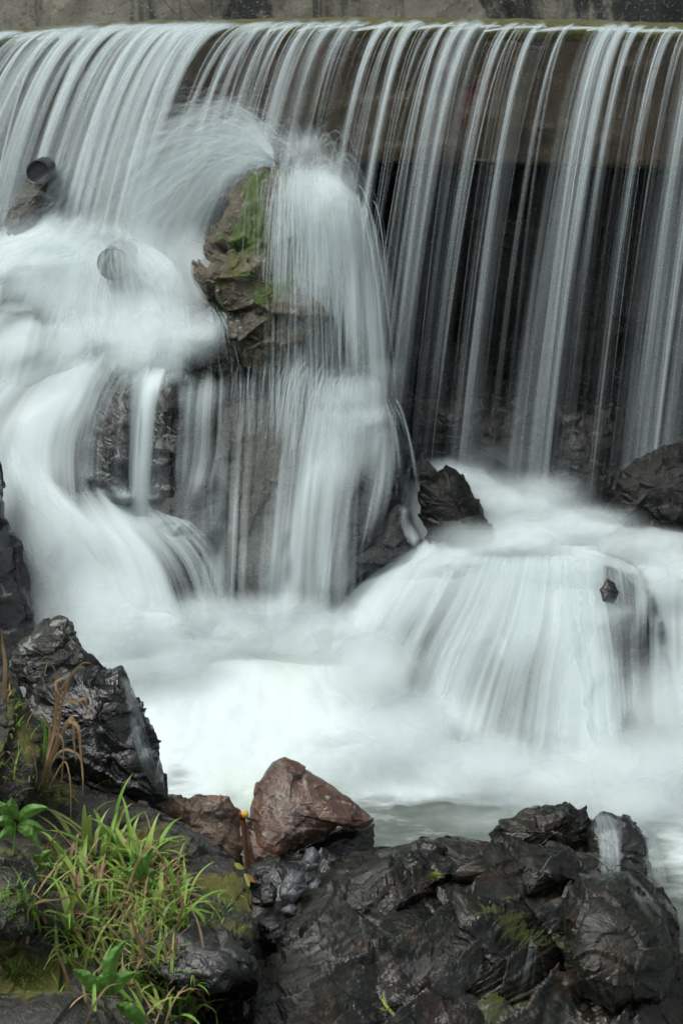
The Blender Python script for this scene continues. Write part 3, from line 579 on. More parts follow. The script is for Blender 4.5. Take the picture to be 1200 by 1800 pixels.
# thin random threads between them
for _ in range(170):
    x = RNG.uniform(-250, 1450)
    if 1008 < x < 1058 and RNG.random() < .8: continue
    P = fall_path(x, zend_at(x), vf=.8 + RNG.normal() * .08, vl=fall_vel(x) * (1 + RNG.normal() * .08)); m = len(P); t = np.linspace(0, 1, m)
    hw = RNG.uniform(.002, .006) * (1 + 1.2 * t); items.append((P, hw, RNG.uniform(.15, .5) * np.interp(t, [0, .07, .15, .6, .95, 1], [0, .8, 1, .6, .4, 0]), RNG.uniform(0, 60)))
ribbons('falling_water', items, M['strand'])
# broad thin veils filling behind the threads
items = []
for (c, hs, q) in MAIN:
    if RNG.random() < (.85 if c < 500 else .65):
        q *= float(np.interp(c, [0, 420, 520, 1000], [1., .9, .7, .62])) * (1 if c < 430 else RNG.choice([.3, .8, 1.3])); x = c + RNG.normal() * hs * .4; P = fall_path(x, zend_at(x), vf=.74, vl=fall_vel(c) * (1 + RNG.normal() * .03)); m = len(P); t = np.linspace(0, 1, m)
        hw = (hs + 5) / F * YC * RNG.uniform(.8, 1.6) * (1 + 1.1 * t); items.append((P, hw, q * RNG.uniform(.28, .55) * np.interp(t, [0, .08, .15, .5, .93, 1], [0, .55, .7, .95, .95, 0]), RNG.uniform(0, 60)))
ribbons('water_veil', items, M['silkfine'])
# bright rim where the flow bends over the lip
items = []
for (a, b) in [(-260,-8),(-20,36),(30,72),(66,108),(104,134),(128,170),(170,215),(205,260),(258,300),(300,345),(340,385),(372,404),(436,482),(470,530),(522,585),(560,640),(620,722),(716,800),(790,880),(850,960),(930,1050),(1030,1070),(1050,1130),(1100,1215),(1200,1300),(1300,1450)]:
    n = 24; x = np.linspace(a, b, n); t = np.linspace(0, 1, n); sag = 10 * (1 - t) ** 2.2 * (1 if a < 1000 else .5)
    P = W(x, crest_py(x) + 1 + sag, YC - .02 - .03 * (1 - t)); P[:, 2] += .006
    items.append((P, .011 * np.sin(np.pi * np.clip(t * .94 + .05, 0, 1)) ** .6 + .002, .95 * np.ones(n), RNG.uniform(0, 60)))
ribbons('crest_rim', items, M['spray'], 'bright rim of water on the weir lip')

# ---- skins over the cascades
S, SF, MI = M['silk'], M['silkfine'], M['mist']
# upper left basin
sheet('upper_foam', [[(-140,395,8.8,.7),(-140,470,8.6,.95),(-140,575,8.4,.9)], [(0,385,8.8,.7),(-20,465,8.6,.95),(-30,560,8.4,.8)], [(120,362,8.8,.7),(60,450,8.6,.95),(20,540,8.4,.8)], [(160,372,8.8,.8),(110,460,8.6,.85),(80,560,8.4,.45)], [(185,385,8.8,.8),(160,470,8.6,.7),(150,600,8.35,.7)], [(215,390,8.8,.7),(240,480,8.55,.85),(215,700,8.15,.9)], [(265,420,8.75,.5),(300,500,8.5,.9),(285,710,8.1,1)], [(300,440,8.7,.3),(335,530,8.5,.6),(340,710,8.1,.9)], [(330,470,8.7,.05),(365,560,8.45,.15),(385,710,8.05,.5)]], S, seed=1, ev=(.35, .22), eu=(.1, .3), off=.03, blur=14, nv=110)
sheet('upper_foam', [[(-100,410,8.7,.6),(-100,500,8.5,.7),(-100,600,8.3,.7)], [(60,400,8.7,.7),(20,450,8.5,.8),(-30,500,8.3,.8)], [(150,400,8.7,.6),(70,460,8.5,.7),(10,560,8.3,.35)], [(165,410,8.7,.6),(150,500,8.45,.6),(140,640,8.25,.7)], [(200,420,8.7,.5),(230,520,8.4,.6),(200,690,8.1,.8)], [(230,400,8.7,.3),(310,500,8.4,.6),(310,700,8.05,.8)], [(240,400,8.7,.1),(360,520,8.4,.35),(400,700,8.0,.5)]], SF, seed=2, ev=(.25, .25), eu=(.15, .25), off=.06, blur=12)
sheet('upper_cascade', [[(-120,540,8.35,.8),(-130,620,8.25,.7),(-150,730,8.1,.7)], [(10,540,8.35,.9),(-20,610,8.25,.6),(-40,730,8.1,.6)], [(65,552,8.35,.8),(50,620,8.2,.45),(20,720,8.1,.6)], [(115,560,8.35,.6),(125,620,8.2,.45),(70,710,8.1,.75)], [(150,550,8.35,.5),(155,620,8.2,.5),(130,700,8.1,.8)], [(175,540,8.35,.3),(185,620,8.2,.5),(180,690,8.1,.7)]], SF, seed=3, ev=(.2, .3), eu=(.1, .3), blur=10)
# left ledge fall
sheet('ledge_fall', [[(60,610,8.28,.6),(-40,700,8.1,.9),(-100,800,8.0,.8),(-120,930,7.85,.8)], [(115,610,8.26,.8),(30,700,8.1,.95),(-10,800,7.95,.75),(0,950,7.8,.9)], [(160,605,8.25,.9),(90,700,8.05,.95),(55,800,7.95,.7),(75,970,7.8,.9)], [(200,605,8.22,.9),(145,700,8.05,.85),(118,800,7.95,.55),(135,970,7.8,.85)], [(240,610,8.2,1.),(185,710,8.03,.55),(165,820,7.95,.35),(180,970,7.8,.85)], [(262,620,8.2,1.),(212,710,8.0,.35),(200,820,7.92,.25),(215,950,7.8,.7)]], S, seed=4, ev=(.2, .25), eu=(.1, .35), nv=120, blur=16, off=.045)
sheet('ledge_fall', [[(232,640,7.92,.5),(224,700,7.80,.15),(220,820,7.76,.1),(225,940,7.74,.2)], [(256,640,7.92,.8),(243,700,7.80,.6),(236,820,7.76,.45),(234,950,7.74,.5)], [(272,640,7.92,1),(256,700,7.80,1.),(247,820,7.76,.85),(242,950,7.74,.8)], [(300,640,7.92,.9),(285,690,7.80,.15),(275,820,7.76,.1),(270,940,7.74,.3)]], S, seed=5, ev=(.2, .25), drp=False)
sheet('ledge_fall', [[(310,640,7.92,.9),(305,720,7.80,.12),(300,800,7.76,.15),(300,900,7.72,.3)], [(350,636,7.92,.9),(340,720,7.80,.35),(335,800,7.76,.35),(320,900,7.72,.4)], [(378,640,7.92,.7),(374,720,7.80,.35),(370,800,7.76,.35),(350,880,7.72,.4)], [(415,625,7.92,.5),(410,700,7.80,.2),(400,800,7.76,.2),(400,880,7.72,.3)]], SF, seed=6, ev=(.3, .25), drp=False, gain=.65)
sheet('ledge_fall', [[(150,640,8.1,.5),(145,740,7.95,.45),(140,860,7.85,.5),(160,980,7.75,.8)], [(200,640,8.1,.5),(195,740,7.95,.3),(190,860,7.85,.35),(200,980,7.75,.8)], [(300,650,8.1,.3),(300,740,7.95,.18),(295,860,7.85,.3),(290,980,7.75,.7)], [(400,650,8.05,.4),(400,740,7.9,.28),(395,860,7.8,.35),(390,980,7.7,.6)], [(450,650,8.05,.3),(450,740,7.9,.2),(445,860,7.8,.25),(440,980,7.7,.5)]], SF, gain=.35, seed=45, ev=(.1, .15), off=.07, blur=12)

# lower left fan
sheet('lower_fan', [[(-60,690,8.0,.7),(-10,850,7.8,.9),(30,1000,7.6,.8),(90,1210,7.3,.6)], [(-5,700,8.0,.8),(50,880,7.75,1.),(90,1000,7.55,.9),(150,1220,7.3,.8)], [(60,800,7.9,.6),(120,900,7.7,.95),(180,1000,7.55,.85),(230,1220,7.3,.8)], [(150,840,7.85,.6),(200,910,7.7,.9),(270,1010,7.5,.8),(320,1210,7.3,.8)], [(235,860,7.85,.5),(270,925,7.7,.6),(330,1010,7.5,.5),(380,1190,7.35,.8)], [(270,900,7.8,.4),(330,920,7.7,.5),(390,1000,7.55,.4),(430,1160,7.4,.8)], [(300,900,7.8,.2),(380,930,7.7,.3),(440,1010,7.6,.3),(490,1150,7.4,.7)]], S, seed=8, ev=(.38, .25), eu=(.3, .3), nu=120, nv=110, off=.04)
sheet('lower_fan', [[(20,820,7.85,.5),(60,950,7.6,.9),(120,1220,7.25,.9)], [(90,860,7.8,.5),(150,960,7.6,.9),(220,1220,7.25,.9)], [(160,890,7.8,.4),(230,970,7.6,.8),(310,1200,7.25,.9)], [(235,930,7.8,.2),(300,990,7.6,.5),(370,1180,7.25,.8)]], MI, seed=9, ev=(.3, .25), eu=(.25, .3), off=.07)
# veil below the boulder: fine rain over the grey brown boulder
sheet('fine_veil', [[(345,700,7.9,.10),(335,850,7.8,.15),(345,1110,7.5,.45)], [(425,640,8.0,.15),(410,850,7.8,.20),(400,1130,7.5,.5)], [(485,545,8.1,.22),(460,850,7.8,.24),(445,1140,7.5,.55)], [(565,500,8.1,.35),(520,850,7.8,.42),(490,1140,7.5,.6)], [(625,560,8.1,.3),(570,850,7.8,.42),(560,1130,7.5,.6)], [(670,660,8.0,.2),(650,850,7.8,.32),(640,1110,7.5,.5)]], M['silkfine'], gain=.72, seed=10, ev=(.3, .2), off=.06, blur=10)
# middle cascade
sheet('middle_cascade', [[(545,690,8.3,.7),(530,780,8.1,.6),(515,900,7.8,.5),(500,1070,7.6,.5)], [(575,692,8.3,1.),(555,780,8.1,1.),(540,900,7.8,.7),(530,1080,7.6,.5)], [(620,700,8.3,1.),(600,780,8.1,.9),(580,900,7.8,.5),(560,1080,7.6,.45)], [(655,705,8.3,1.),(650,790,8.1,.85),(630,900,7.8,.35),(600,1070,7.6,.4)], [(680,712,8.3,1.),(690,790,8.1,.9),(680,900,7.8,.4),(640,1050,7.8,.4)], [(695,715,8.3,.7),(725,790,8.15,.6),(735,880,8.1,.6),(740,960,8.0,.6)]], S, seed=11, ev=(.12, .25), eu=(.15, .35), nu=110, nv=110, blur=22, gain=.85)
sheet('middle_cascade', [[(520,640,8.35,.3),(520,665,8.3,.4),(520,700,8.25,.4)], [(580,655,8.35,.5),(580,680,8.3,.7),(575,730,8.2,.8)], [(640,650,8.35,.4),(645,685,8.3,.8),(640,740,8.2,.8)], [(690,670,8.35,.3),(700,700,8.3,.6),(710,760,8.2,.6)]], MI, seed=12, ev=(.3, .35), eu=(.25, .25))
# foam basin at the foot of the right curtain
sheet('basin_foam', [[(690,820,8.5,.3),(690,860,8.3,.45),(700,930,8.1,.6)], [(760,790,8.6,.4),(745,850,8.3,.5),(735,980,8.05,.9)], [(830,810,8.7,.6),(850,870,8.4,.8),(820,975,8.0,1)], [(900,850,8.7,.7),(910,900,8.4,1),(900,960,8.0,1.1)], [(980,880,8.6,.8),(980,920,8.35,1),(980,980,8.0,1.1)], [(1050,910,8.5,.8),(1060,940,8.3,1),(1060,1000,7.9,1.)], [(1130,920,8.5,.6),(1140,950,8.3,.7),(1140,1020,7.9,.8)], [(1220,925,8.5,.5),(1230,960,8.3,.7),(1230,1030,7.9,.8)], [(1330,925,8.5,.5),(1330,960,8.3,.7),(1330,1030,7.9,.8)]], MI, seed=13, ev=(.3, .1), nu=130, off=.03)
# right dome
DL = [[(735,955,8.0,.5),(620,1020,7.85,.9),(560,1080,7.7,.9),(520,1150,7.5,.9)], [(785,925,8.0,.8),(700,1030,7.75,.95),(650,1120,7.5,.85),(620,1220,7.2,.9)], [(840,915,8.1,1.),(770,1050,7.7,.55),(720,1150,7.4,.35),(690,1270,7.0,.8)], [(895,915,8.1,1.),(840,1060,7.65,.9),(790,1170,7.3,.8),(750,1310,6.85,.9)], [(945,915,8.1,1.1),(910,1080,7.6,.9),(870,1200,7.2,.3),(830,1350,6.8,.9)], [(980,915,8.1,1.1),(980,1080,7.55,1.),(960,1200,7.15,.85),(940,1380,6.75,.95)], [(1020,915,8.1,1.),(1040,1080,7.5,1.),(1050,1200,7.1,.9),(1050,1400,6.7,.95)], [(1075,920,8.1,.9),(1090,1080,7.5,.5),(1110,1200,7.15,.5),(1125,1420,6.7,.95)]]
sheet('dome_fall', DL, M['silk'], seed=14, ev=(.12, .15), eu=(.12, .2), nu=150, nv=130, off=.03, rip=.014, blur=14)
sheet('dome_fall', [[(x, y, Y - .05, q * .42) for (x, y, Y, q) in l] for l in DL], M['silkfine'], seed=15, ev=(.1, .2), eu=(.2, .2), nu=120, nv=100, off=.07, blur=12)
# far right cascade
sheet('right_cascade', [[(960,960,7.95,.8),(985,1070,7.55,.8),(1010,1180,7.25,.8),(1040,1350,6.9,.9)], [(1050,955,7.95,.8),(1050,1060,7.6,.7),(1060,1150,7.35,.5),(1075,1330,6.95,.9)], [(1080,955,7.95,.7),(1095,1060,7.7,.45),(1100,1150,7.45,.30),(1110,1300,7.0,.8)], [(1125,955,7.95,.8),(1130,1060,7.7,.6),(1130,1150,7.45,.30),(1135,1290,7.05,.8)], [(1165,955,7.95,.8),(1165,1060,7.7,.8),(1165,1160,7.4,.75),(1165,1300,7.0,.9)], [(1220,990,7.9,.9),(1225,1060,7.7,.85),(1230,1160,7.4,.85),(1230,1320,7.0,.9)], [(1330,990,7.9,.9),(1335,1060,7.7,.85),(1340,1160,7.4,.85),(1340,1330,7.0,.9)]], S, seed=16, ev=(.2, .15), nu=110, nv=110, off=.03, blur=8)
sheet('foam_apron', [[(40,1090,7.6,.3),(90,1150,7.4,.9),(110,1230,7.2,.4)], [(200,1080,7.6,.3),(220,1150,7.4,1.),(230,1240,7.2,.4)], [(330,1080,7.6,.3),(340,1130,7.5,1.),(340,1220,7.3,.4)], [(460,1060,7.8,.3),(460,1110,7.6,1.),(450,1200,7.4,.4)], [(600,1060,7.8,.3),(590,1120,7.6,1.),(580,1220,7.3,.4)], [(700,1150,7.4,.1),(690,1230,7.1,.7),(680,1300,6.9,.3)]], MI, seed=18, ev=(.35, .35), eu=(.15, .3), off=.05, blur=20)
sheet('foam_apron', [[(600,1170,7.3,.1),(600,1240,7.1,.8),(580,1300,6.9,.2)], [(720,1240,7.1,.3),(710,1300,6.9,1.),(690,1360,6.75,.2)], [(850,1300,6.9,.3),(840,1355,6.75,1.),(820,1420,6.6,.2)], [(980,1320,6.85,.3),(980,1385,6.7,1.),(970,1450,6.5,.2)], [(1110,1290,6.9,.2),(1110,1370,6.7,1.),(1110,1470,6.5,.2)], [(1230,1270,6.95,.3),(1240,1340,6.8,1.),(1250,1460,6.5,.2)], [(1340,1270,6.95,.3),(1340,1340,6.8,1.),(1350,1460,6.5,.2)]], MI, seed=19, ev=(.35, .4), off=.05, blur=20)
# mist standing over the landing places
def mist_mat(q, seed):
    s = NT('drifting_mist'); ob = s.obj(); vl = s.n('ShaderNodeVectorMath', operation='LENGTH'); s.l(ob, vl.inputs[0])
    f = s.ramp(vl.outputs['Value'], 1.0, .1); nz = s.noise(s.mapping(ob, (1.6, 1.6, 1.6), loc=(seed, 0, 0)), 1.0, 2, .5, .3)
    dn = s.math('MULTIPLY', s.math('MULTIPLY', f, s.ramp(nz, .30, .68)), q)
    pv = s.n('ShaderNodeVolumeScatter'); s.set(pv, 'Color', (.95, .99, .985, 1)); s.set(pv, 'Density', dn); s.l(pv.outputs[0], s.out.inputs['Volume']); return s.m
def ico(n=24, m=14):
    th = np.linspace(0, 2 * np.pi, n, endpoint=False)[None]; ph = np.linspace(.05, np.pi - .05, m)[:, None]
    return np.stack([np.sin(ph) * np.cos(th), np.sin(ph) * np.sin(th), np.cos(ph) + 0 * th], -1).reshape(-1, 3)
def mist(cx, cy, rx, ry, Y, q, seed, depth=.22):
    V = ico(); n = len(V); F_ = gridfaces(14, 24, True); k = np.arange(24); V = np.concatenate([V, [[0, 0, 1.], [0, 0, -1.]]])
    caps = np.concatenate([np.stack([(k + 1) % 24, k, np.full(24, n)], -1), np.stack([312 + k, 312 + (k + 1) % 24, np.full(24, n + 1)], -1)])
    tris = np.concatenate([F_[:, [0, 1, 2]], F_[:, [0, 2, 3]], caps]); o = mk('drifting_mist', V, tris, mist_mat(q, seed))
    o.location = W(cx, cy, Y); o.scale = (rx / F * Y, depth, ry / F * Y); return tag(o, 'soft white mist over the landing water', kind='stuff')
MIST = [(60,430,280,70,8.6,14),(560,305,85,60,8.3,12),(900,890,240,70,8.25,14),(430,1110,320,60,7.5,8),(860,1350,300,60,6.6,8)]
for i, a in enumerate(MIST): mist(*a, seed=i * 7.3)

def spray_shell(cx, cy, rx, ry, Y, q, seed, tilt=.0012, rot=0.):
    n = 48; a, b = np.meshgrid(np.linspace(-1, 1, n), np.linspace(-1, 1, n)); r = np.hypot(a, b); ca, sa = math.cos(rot), math.sin(rot)
    px = cx + a * rx * ca - b * ry * sa; py = cy + a * rx * sa + b * ry * ca
    nz = fbm(np.stack([px / 110., py / 110., 0 * a + seed], -1), 4, seed); dn = q * .98 * np.clip(1 - r * r, 0, 1) ** 1.7 * (1 + .7 * nz)
    dn = dn * sstep(1.0, .85, r)
    Yv = Y + (cy - py) * tilt - .16 * np.sqrt(np.clip(1 - r * r, 0, 1)) + .05 * nz
    if cy > 1130 or Y < 7.2:      # these lie on the pool
        sp = (-ST + (-(py - 900) / F) * CT) / (CT + (-(py - 900) / F) * ST); lf = .26 * np.clip((1430 - py) / 340., 0, 1) ** 1.2
        H = drape(px, py, BVF, 0, 0); Yv = np.minimum((-2.78 + lf + .09 + .02 * nz) / sp, np.where(np.isnan(H), 99, H) - .05)
        for _ in range(6):
            Yp_ = np.pad(Yv, 1, 'edge'); Yv = (Yp_[:-2, 1:-1] + Yp_[2:, 1:-1] + Yp_[1:-1, :-2] + Yp_[1:-1, 2:] + 2 * Yv) / 6
        Yv = np.minimum(Yv, np.where(np.isnan(H), 99, H) - .02)
    o = mk('spray_shell', W(px, py, Yv), gridfaces(n, n), MI, uv=np.stack([a * rx / 400 + seed, b * ry / 400], -1).reshape(-1, 2), attr={'dens': dn})
    return tag(o, 'soft spray over the landing water', kind='stuff')
for i, a in enumerate([(120,420,210,60,8.6,.55),(-20,470,150,70,8.5,.6),(40,470,110,35,8.4,.5),(250,470,110,80,8.45,.5),(260,575,120,80,8.25,.7),(330,600,80,45,8.15,.6),(335,500,70,100,8.5,.8),(345,590,60,60,8.3,.7),(140,600,110,60,8.2,.5),(20,620,90,50,8.2,.5),
        (545,300,90,60,8.4,.35),(570,340,95,75,8.2,.45),(10,552,70,26,8.3,.6),(530,260,60,45,8.35,.5),(615,700,95,60,8.15,.45),(660,660,70,50,8.3,.3),(630,740,80,40,8.1,.5),
        (800,850,110,50,8.4,.6),(850,815,160,60,8.7,.25),(960,860,120,55,8.6,.35),(900,890,170,60,8.25,.9),(1010,930,150,50,8.1,.9),(880,960,160,50,7.9,.9),(1130,960,120,40,8.0,.6),(1000,1000,150,60,7.7,.4),(780,1000,110,50,7.8,.7),
        (60,960,110,170,7.6,.6),(170,1080,150,110,7.3,.8),(260,1150,180,80,7.15,.9),(400,1105,150,70,7.42,.7),(520,1110,130,75,7.42,.7),(320,1090,110,60,7.42,.5),(460,1075,160,50,7.40,.45),(600,1110,90,60,7.42,.6),(640,1170,140,70,7.2,.9),(120,1170,90,70,7.0,.7),
        (720,1270,140,70,6.9,.9),(840,1340,150,60,6.7,.9),(980,1370,170,60,6.6,.9),(1130,1340,150,80,6.6,.9),(1180,1250,110,120,6.9,.7),(1100,1400,180,60,6.4,.8),(620,1290,180,50,6.6,.5),(1180,1010,110,60,7.8,.7),(1070,1085,60,34,7.36,.5),(600,1330,260,60,6.5,.5),(900,1440,200,40,6.2,.45)]):
    spray_shell(a[0], a[1], a[2] * 1.15, a[3] * 1.35, a[4], a[5] * .62, seed=300 + i)
    spray_shell(a[0] + 20, a[1] - 8, a[2] * .8, a[3] * .9, a[4] - .03, a[5] * .5, seed=400 + i)
# ---- foam pool
nx_, ny_ = 520, 300
PX, WW = np.meshgrid(np.linspace(-260, 1460, nx_), np.linspace(0, 1, ny_) ** 1.15)
top = np.interp(PX, [-260, 100, 170, 260, 400, 500, 620, 700, 850, 1000, 1130, 1250, 1460], [1190, 1190, 1165, 1105, 1062, 1062, 1092, 1175, 1285, 1335, 1290, 1265, 1265]) + 22 * noise(np.stack([PX / 55, 0 * PX, 0 * PX], -1), 5) - 30
PY = top + (1720 - top) * WW
lvl = -2.78
sl_ = (-ST + (-(PY - 900) / F) * CT) / (CT + (-(PY - 900) / F) * ST)
lift = .26 * np.clip((1430 - PY) / 340., 0, 1) ** 1.2 + .03 * np.exp(-((PX - 430) / 220.) ** 2 - ((PY - 1200) / 90.) ** 2)
Yp = (lvl + lift) / sl_
x_ = W(PX, PY, Yp)[..., 0]
mound = .03 * fbm(np.stack([x_ * 3, Yp * 2.2, 0 * x_], -1), 4, 91) + .006 * fbm(np.stack([x_ * 14, Yp * 8, 0 * x_], -1), 4, 92)
V = np.stack([x_, Yp, CZ + lvl + lift + mound], -1)
rim = np.clip(sstep(0, 175, PY - top + 16 * fbm(np.stack([PX / 38, PY / 60, 0 * PX], -1), 4, 95)), 0, 1)
# foam cover: everything but the calm pocket in front of the outcrop and the slack left edge
fo = sstep(1510, 1370, PY + 18 * fbm(np.stack([PX / 60, PY / 25, 0 * PX], -1), 4, 93) * 2 - .10 * np.clip(PX - 860, 0, 400) * 1.6)
calm = np.exp(-((PX - 770) / 125.) ** 2 - ((PY - 1452) / 34.) ** 2)
fo = np.clip(fo - 1.5 * calm, 0, 1) * (1 - .45 * np.exp(-((PX - 590) / 75.) ** 2 - ((PY - 1300) / 38.) ** 2)) * (1 - .55 * np.exp(-((PX - 310) / 40.) ** 2 - ((PY - 1365) / 45.) ** 2))
fo = fo + .8 * sstep(1400, 1200, PY)
fo = np.maximum(fo, sstep(1120, 1200, PX) * .8 * sstep(1620, 1500, PY))
s = NT('pool_foam_water'); ob = s.obj(); at = s.n('ShaderNodeAttribute'); at.attribute_name = 'dens'
nn = s.noise(s.mapping(ob, (3.0, 7, 7), rot=(0, 0, .35)), 1.0, 5, .6, .5); n2 = s.noise(s.mapping(ob, (9, 20, 20), rot=(0, 0, .2)), 1.0, 4, .6, .4)
fm = s.ramp(s.math('ADD', at.outputs['Fac'], s.math('ADD', s.math('MULTIPLY', s.math('SUBTRACT', nn, .5), 1.5), s.math('MULTIPLY', s.math('SUBTRACT', n2, .5), .7))), .0, 1.05)
gg = s.noise(ob, 1.6, 3, .5)
fc = s.mixc(s.ramp(gg, .5, .75), (.56, .645, .645), (.545, .635, .585))
wc = s.mixc(s.ramp(n2, .3, .7), (.085, .110, .095), (.15, .17, .145))
pr_ = s.n('ShaderNodeBsdfPrincipled'); s.set(pr_, 'Base Color', s.mixc(fm, wc, fc)); s.set(pr_, 'Roughness', s.math('ADD', s.math('MULTIPLY', fm, .65), .22))
s.l(s.bump(s.math('ADD', n2, nn), .12, .02), pr_.inputs['Normal']); tr_ = s.n('ShaderNodeBsdfTransparent'); mx_ = s.n('ShaderNodeMixShader'); a2_ = s.n('ShaderNodeAttribute'); a2_.attribute_name = 'rim'
s.set(mx_, 0, a2_.outputs['Fac']); s.l(tr_.outputs[0], mx_.inputs[1]); s.l(pr_.outputs[0], mx_.inputs[2]); s.l(mx_.outputs[0], s.out.inputs[0])
tag(mk('pool', V, gridfaces(ny_, nx_), s.m, attr={'dens': fo, 'rim': rim}), 'foaming pool below the falls', kind='structure')
# stream surface wide around the pool
wv = np.array([(-9, 3.0, CZ + lvl - .06), (9, 3.0, CZ + lvl - .06), (9, 8.3, CZ + lvl - .06), (-9, 8.3, CZ + lvl - .06)])
tag(mk('stream_water', wv, [(0, 1, 2, 3)], s.m, smooth=False, attr={'dens': [0, 0, .6, .6], 'rim': [1, 1, 1, 1]}), 'stream water around the pool', kind='structure')

# ---- thrown spray: ballistic threads
def throw(origin, vx, vy, vz, tmax, n=16, t0=0.):
    t = np.linspace(t0, tmax, n); vx, vz = vx * (1 + .06 * np.sin(t * RNG.uniform(3, 9) + RNG.uniform(0, 6))), vz * (1 + .05 * np.sin(t * RNG.uniform(3, 9) + RNG.uniform(0, 6))); return np.stack([origin[0] + vx * t, origin[1] + vy * t, origin[2] + vz * t - 4.905 * t * t], 1)
items = []
def burst(cnt, org, vxr, vyr, vzr, zend, hw=(.0012, .004), q=(.12, .4), jit=.02, prof=((0, .2), (.15, 1), (.7, .7), (1, 0)), corr=None):
    for _ in range(cnt):
        k = RNG.random(); o = W(org[0] + (org[3] - org[0]) * k if len(org) > 3 else org[0], org[1] + (org[4] - org[1]) * k if len(org) > 3 else org[1], org[2]) + RNG.normal(size=3) * jit
        a = RNG.random(); vx = vxr[0] + (vxr[1] - vxr[0]) * RNG.random(); vz = vzr[0] + (vzr[1] - vzr[0]) * (a if corr is None else corr(vx)); vy = RNG.uniform(*vyr)
        dz = o[2] - (CZ + zend + RNG.normal() * .12); T = (vz + math.sqrt(max(.01, vz * vz + 2 * G9 * max(dz, .02)))) / G9
        P = throw(o, vx, vy, vz, T); t = np.linspace(0, 1, len(P))
        items.append((P, RNG.uniform(*hw) * (1 + 1.5 * t), RNG.uniform(*q) * np.interp(t, *zip(*prof)), RNG.uniform(0, 60)))
# great arc thrown left off the boulder's peak
burst(850, (486, 284, 8.68), (-2.5, -.62), (-.15, .15), (.2, 2.1), -1.35, hw=(.002, .009), q=(.07, .2), jit=.06, corr=lambda v: RNG.random() ** .7)
burst(70, (488, 286, 8.66), (-2.3, -.7), (-.1, .1), (.2, 2.), -1.35, hw=(.01, .03), q=(.08, .16), jit=.04)
burst(300, (462, 180, 8.78, 488, 270), (-1.9, -.5), (-.1, .1), (-.4, .9), -1.3, hw=(.0015, .006), q=(.05, .16), jit=.05)
# splash over the boulder's right shoulder, falling as a fan
burst(260, (510, 290, 8.4, 580, 310), (-.45, .65), (-.7, -.1), (-.1, 1.25), -.95, hw=(.002, .010), q=(.06, .2), prof=((0, .8), (.3, .9), (1, 0)))
burst(520, (505, 305, 8.25, 640, 370), (-.34, .42), (-.30, -.05), (-.1, .5), -1.85, hw=(.002, .006), q=(.14, .42), jit=.03)
burst(280, (500, 290, 8.2, 560, 300), (-.2, .2), (-.35, -.1), (.0, .6), -2.6, hw=(.002, .005), q=(.12, .32), jit=.03)
burst(220, (500, 640, 8.05, 620, 660), (-.5, .1), (-.25, -.05), (-.3, .2), -2.62, hw=(.002, .005), q=(.12, .35), jit=.03)
burst(160, (400, 650, 8.05, 520, 640), (-.2, .1), (-.2, -.02), (-.3, .1), -2.62, hw=(.0015, .004), q=(.08, .25), jit=.03)
burst(200, (472, 330, 8.2, 520, 310), (-.22, .1), (-.2, -.03), (-.2, .3), -1.7, hw=(.0015, .005), q=(.08, .25), jit=.04)
burst(150, (520, 285, 8.35, 585, 300), (-.5, .6), (-.3, .05), (.7, 1.9), -.85, hw=(.002, .010), q=(.08, .22), jit=.04)
# splash where the left curtain lands
burst(380, (70, 400, 8.65, 260, 415), (-1.3, 1.0), (-.6, .0), (-.1, 1.3), -1.1, hw=(.002, .012), q=(.05, .15), jit=.06)
burst(260, (140, 430, 8.5), (-2.4, -.4), (-.5, .0), (-.2, .6), -1.5, hw=(.003, .014), q=(.06, .2), jit=.05)
burst(240, (200, 425, 8.42), (-.7, 1.5), (-.4, .0), (-.3, .3), -1.6, hw=(.002, .008), q=(.08, .28), jit=.04)
burst(240, (150, 415, 8.4, 210, 430), (-1.4, 1.2), (-.5, -.1), (-.6, .4), -1.75, hw=(.004, .018), q=(.06, .16), jit=.05)
burst(120, (100, 550, 8.3, 180, 560), (-.5, .3), (-.4, -.1), (-.2, .1), -1.7, hw=(.002, .007), q=(.2, .45), jit=.03)
# down over the ledge under the boulder
burst(140, (350, 540, 8.25, 400, 560), (-.1, .45), (-.2, .0), (-.4, .1), -1.52, hw=(.0015, .004), q=(.15, .4))
sheet('arc_veil', [[(486,292,8.66,.7),(452,300,8.68,.3),(415,330,8.68,.15),(385,385,8.68,.1),(350,440,8.68,.15),(325,520,8.68,.3)], [(485,287,8.66,.8),(430,268,8.68,.5),(370,300,8.68,.3),(318,370,8.68,.3),(290,470,8.68,.4),(280,560,8.68,.5)], [(484,282,8.66,.7),(420,222,8.68,.5),(345,225,8.68,.35),(280,310,8.68,.3),(245,420,8.68,.4),(235,500,8.68,.4)], [(484,270,8.66,.5),(435,188,8.68,.3),(375,163,8.68,.15),(290,210,8.68,.1),(225,330,8.68,.15),(195,430,8.68,.3)], [(486,262,8.66,.2),(450,165,8.68,.1),(380,138,8.68,.05),(280,170,8.68,.0),(190,300,8.68,.0),(165,430,8.68,.0)]], SF, seed=40, ev=(.02, .2), eu=(.15, .4), drp=False, gain=2.0)
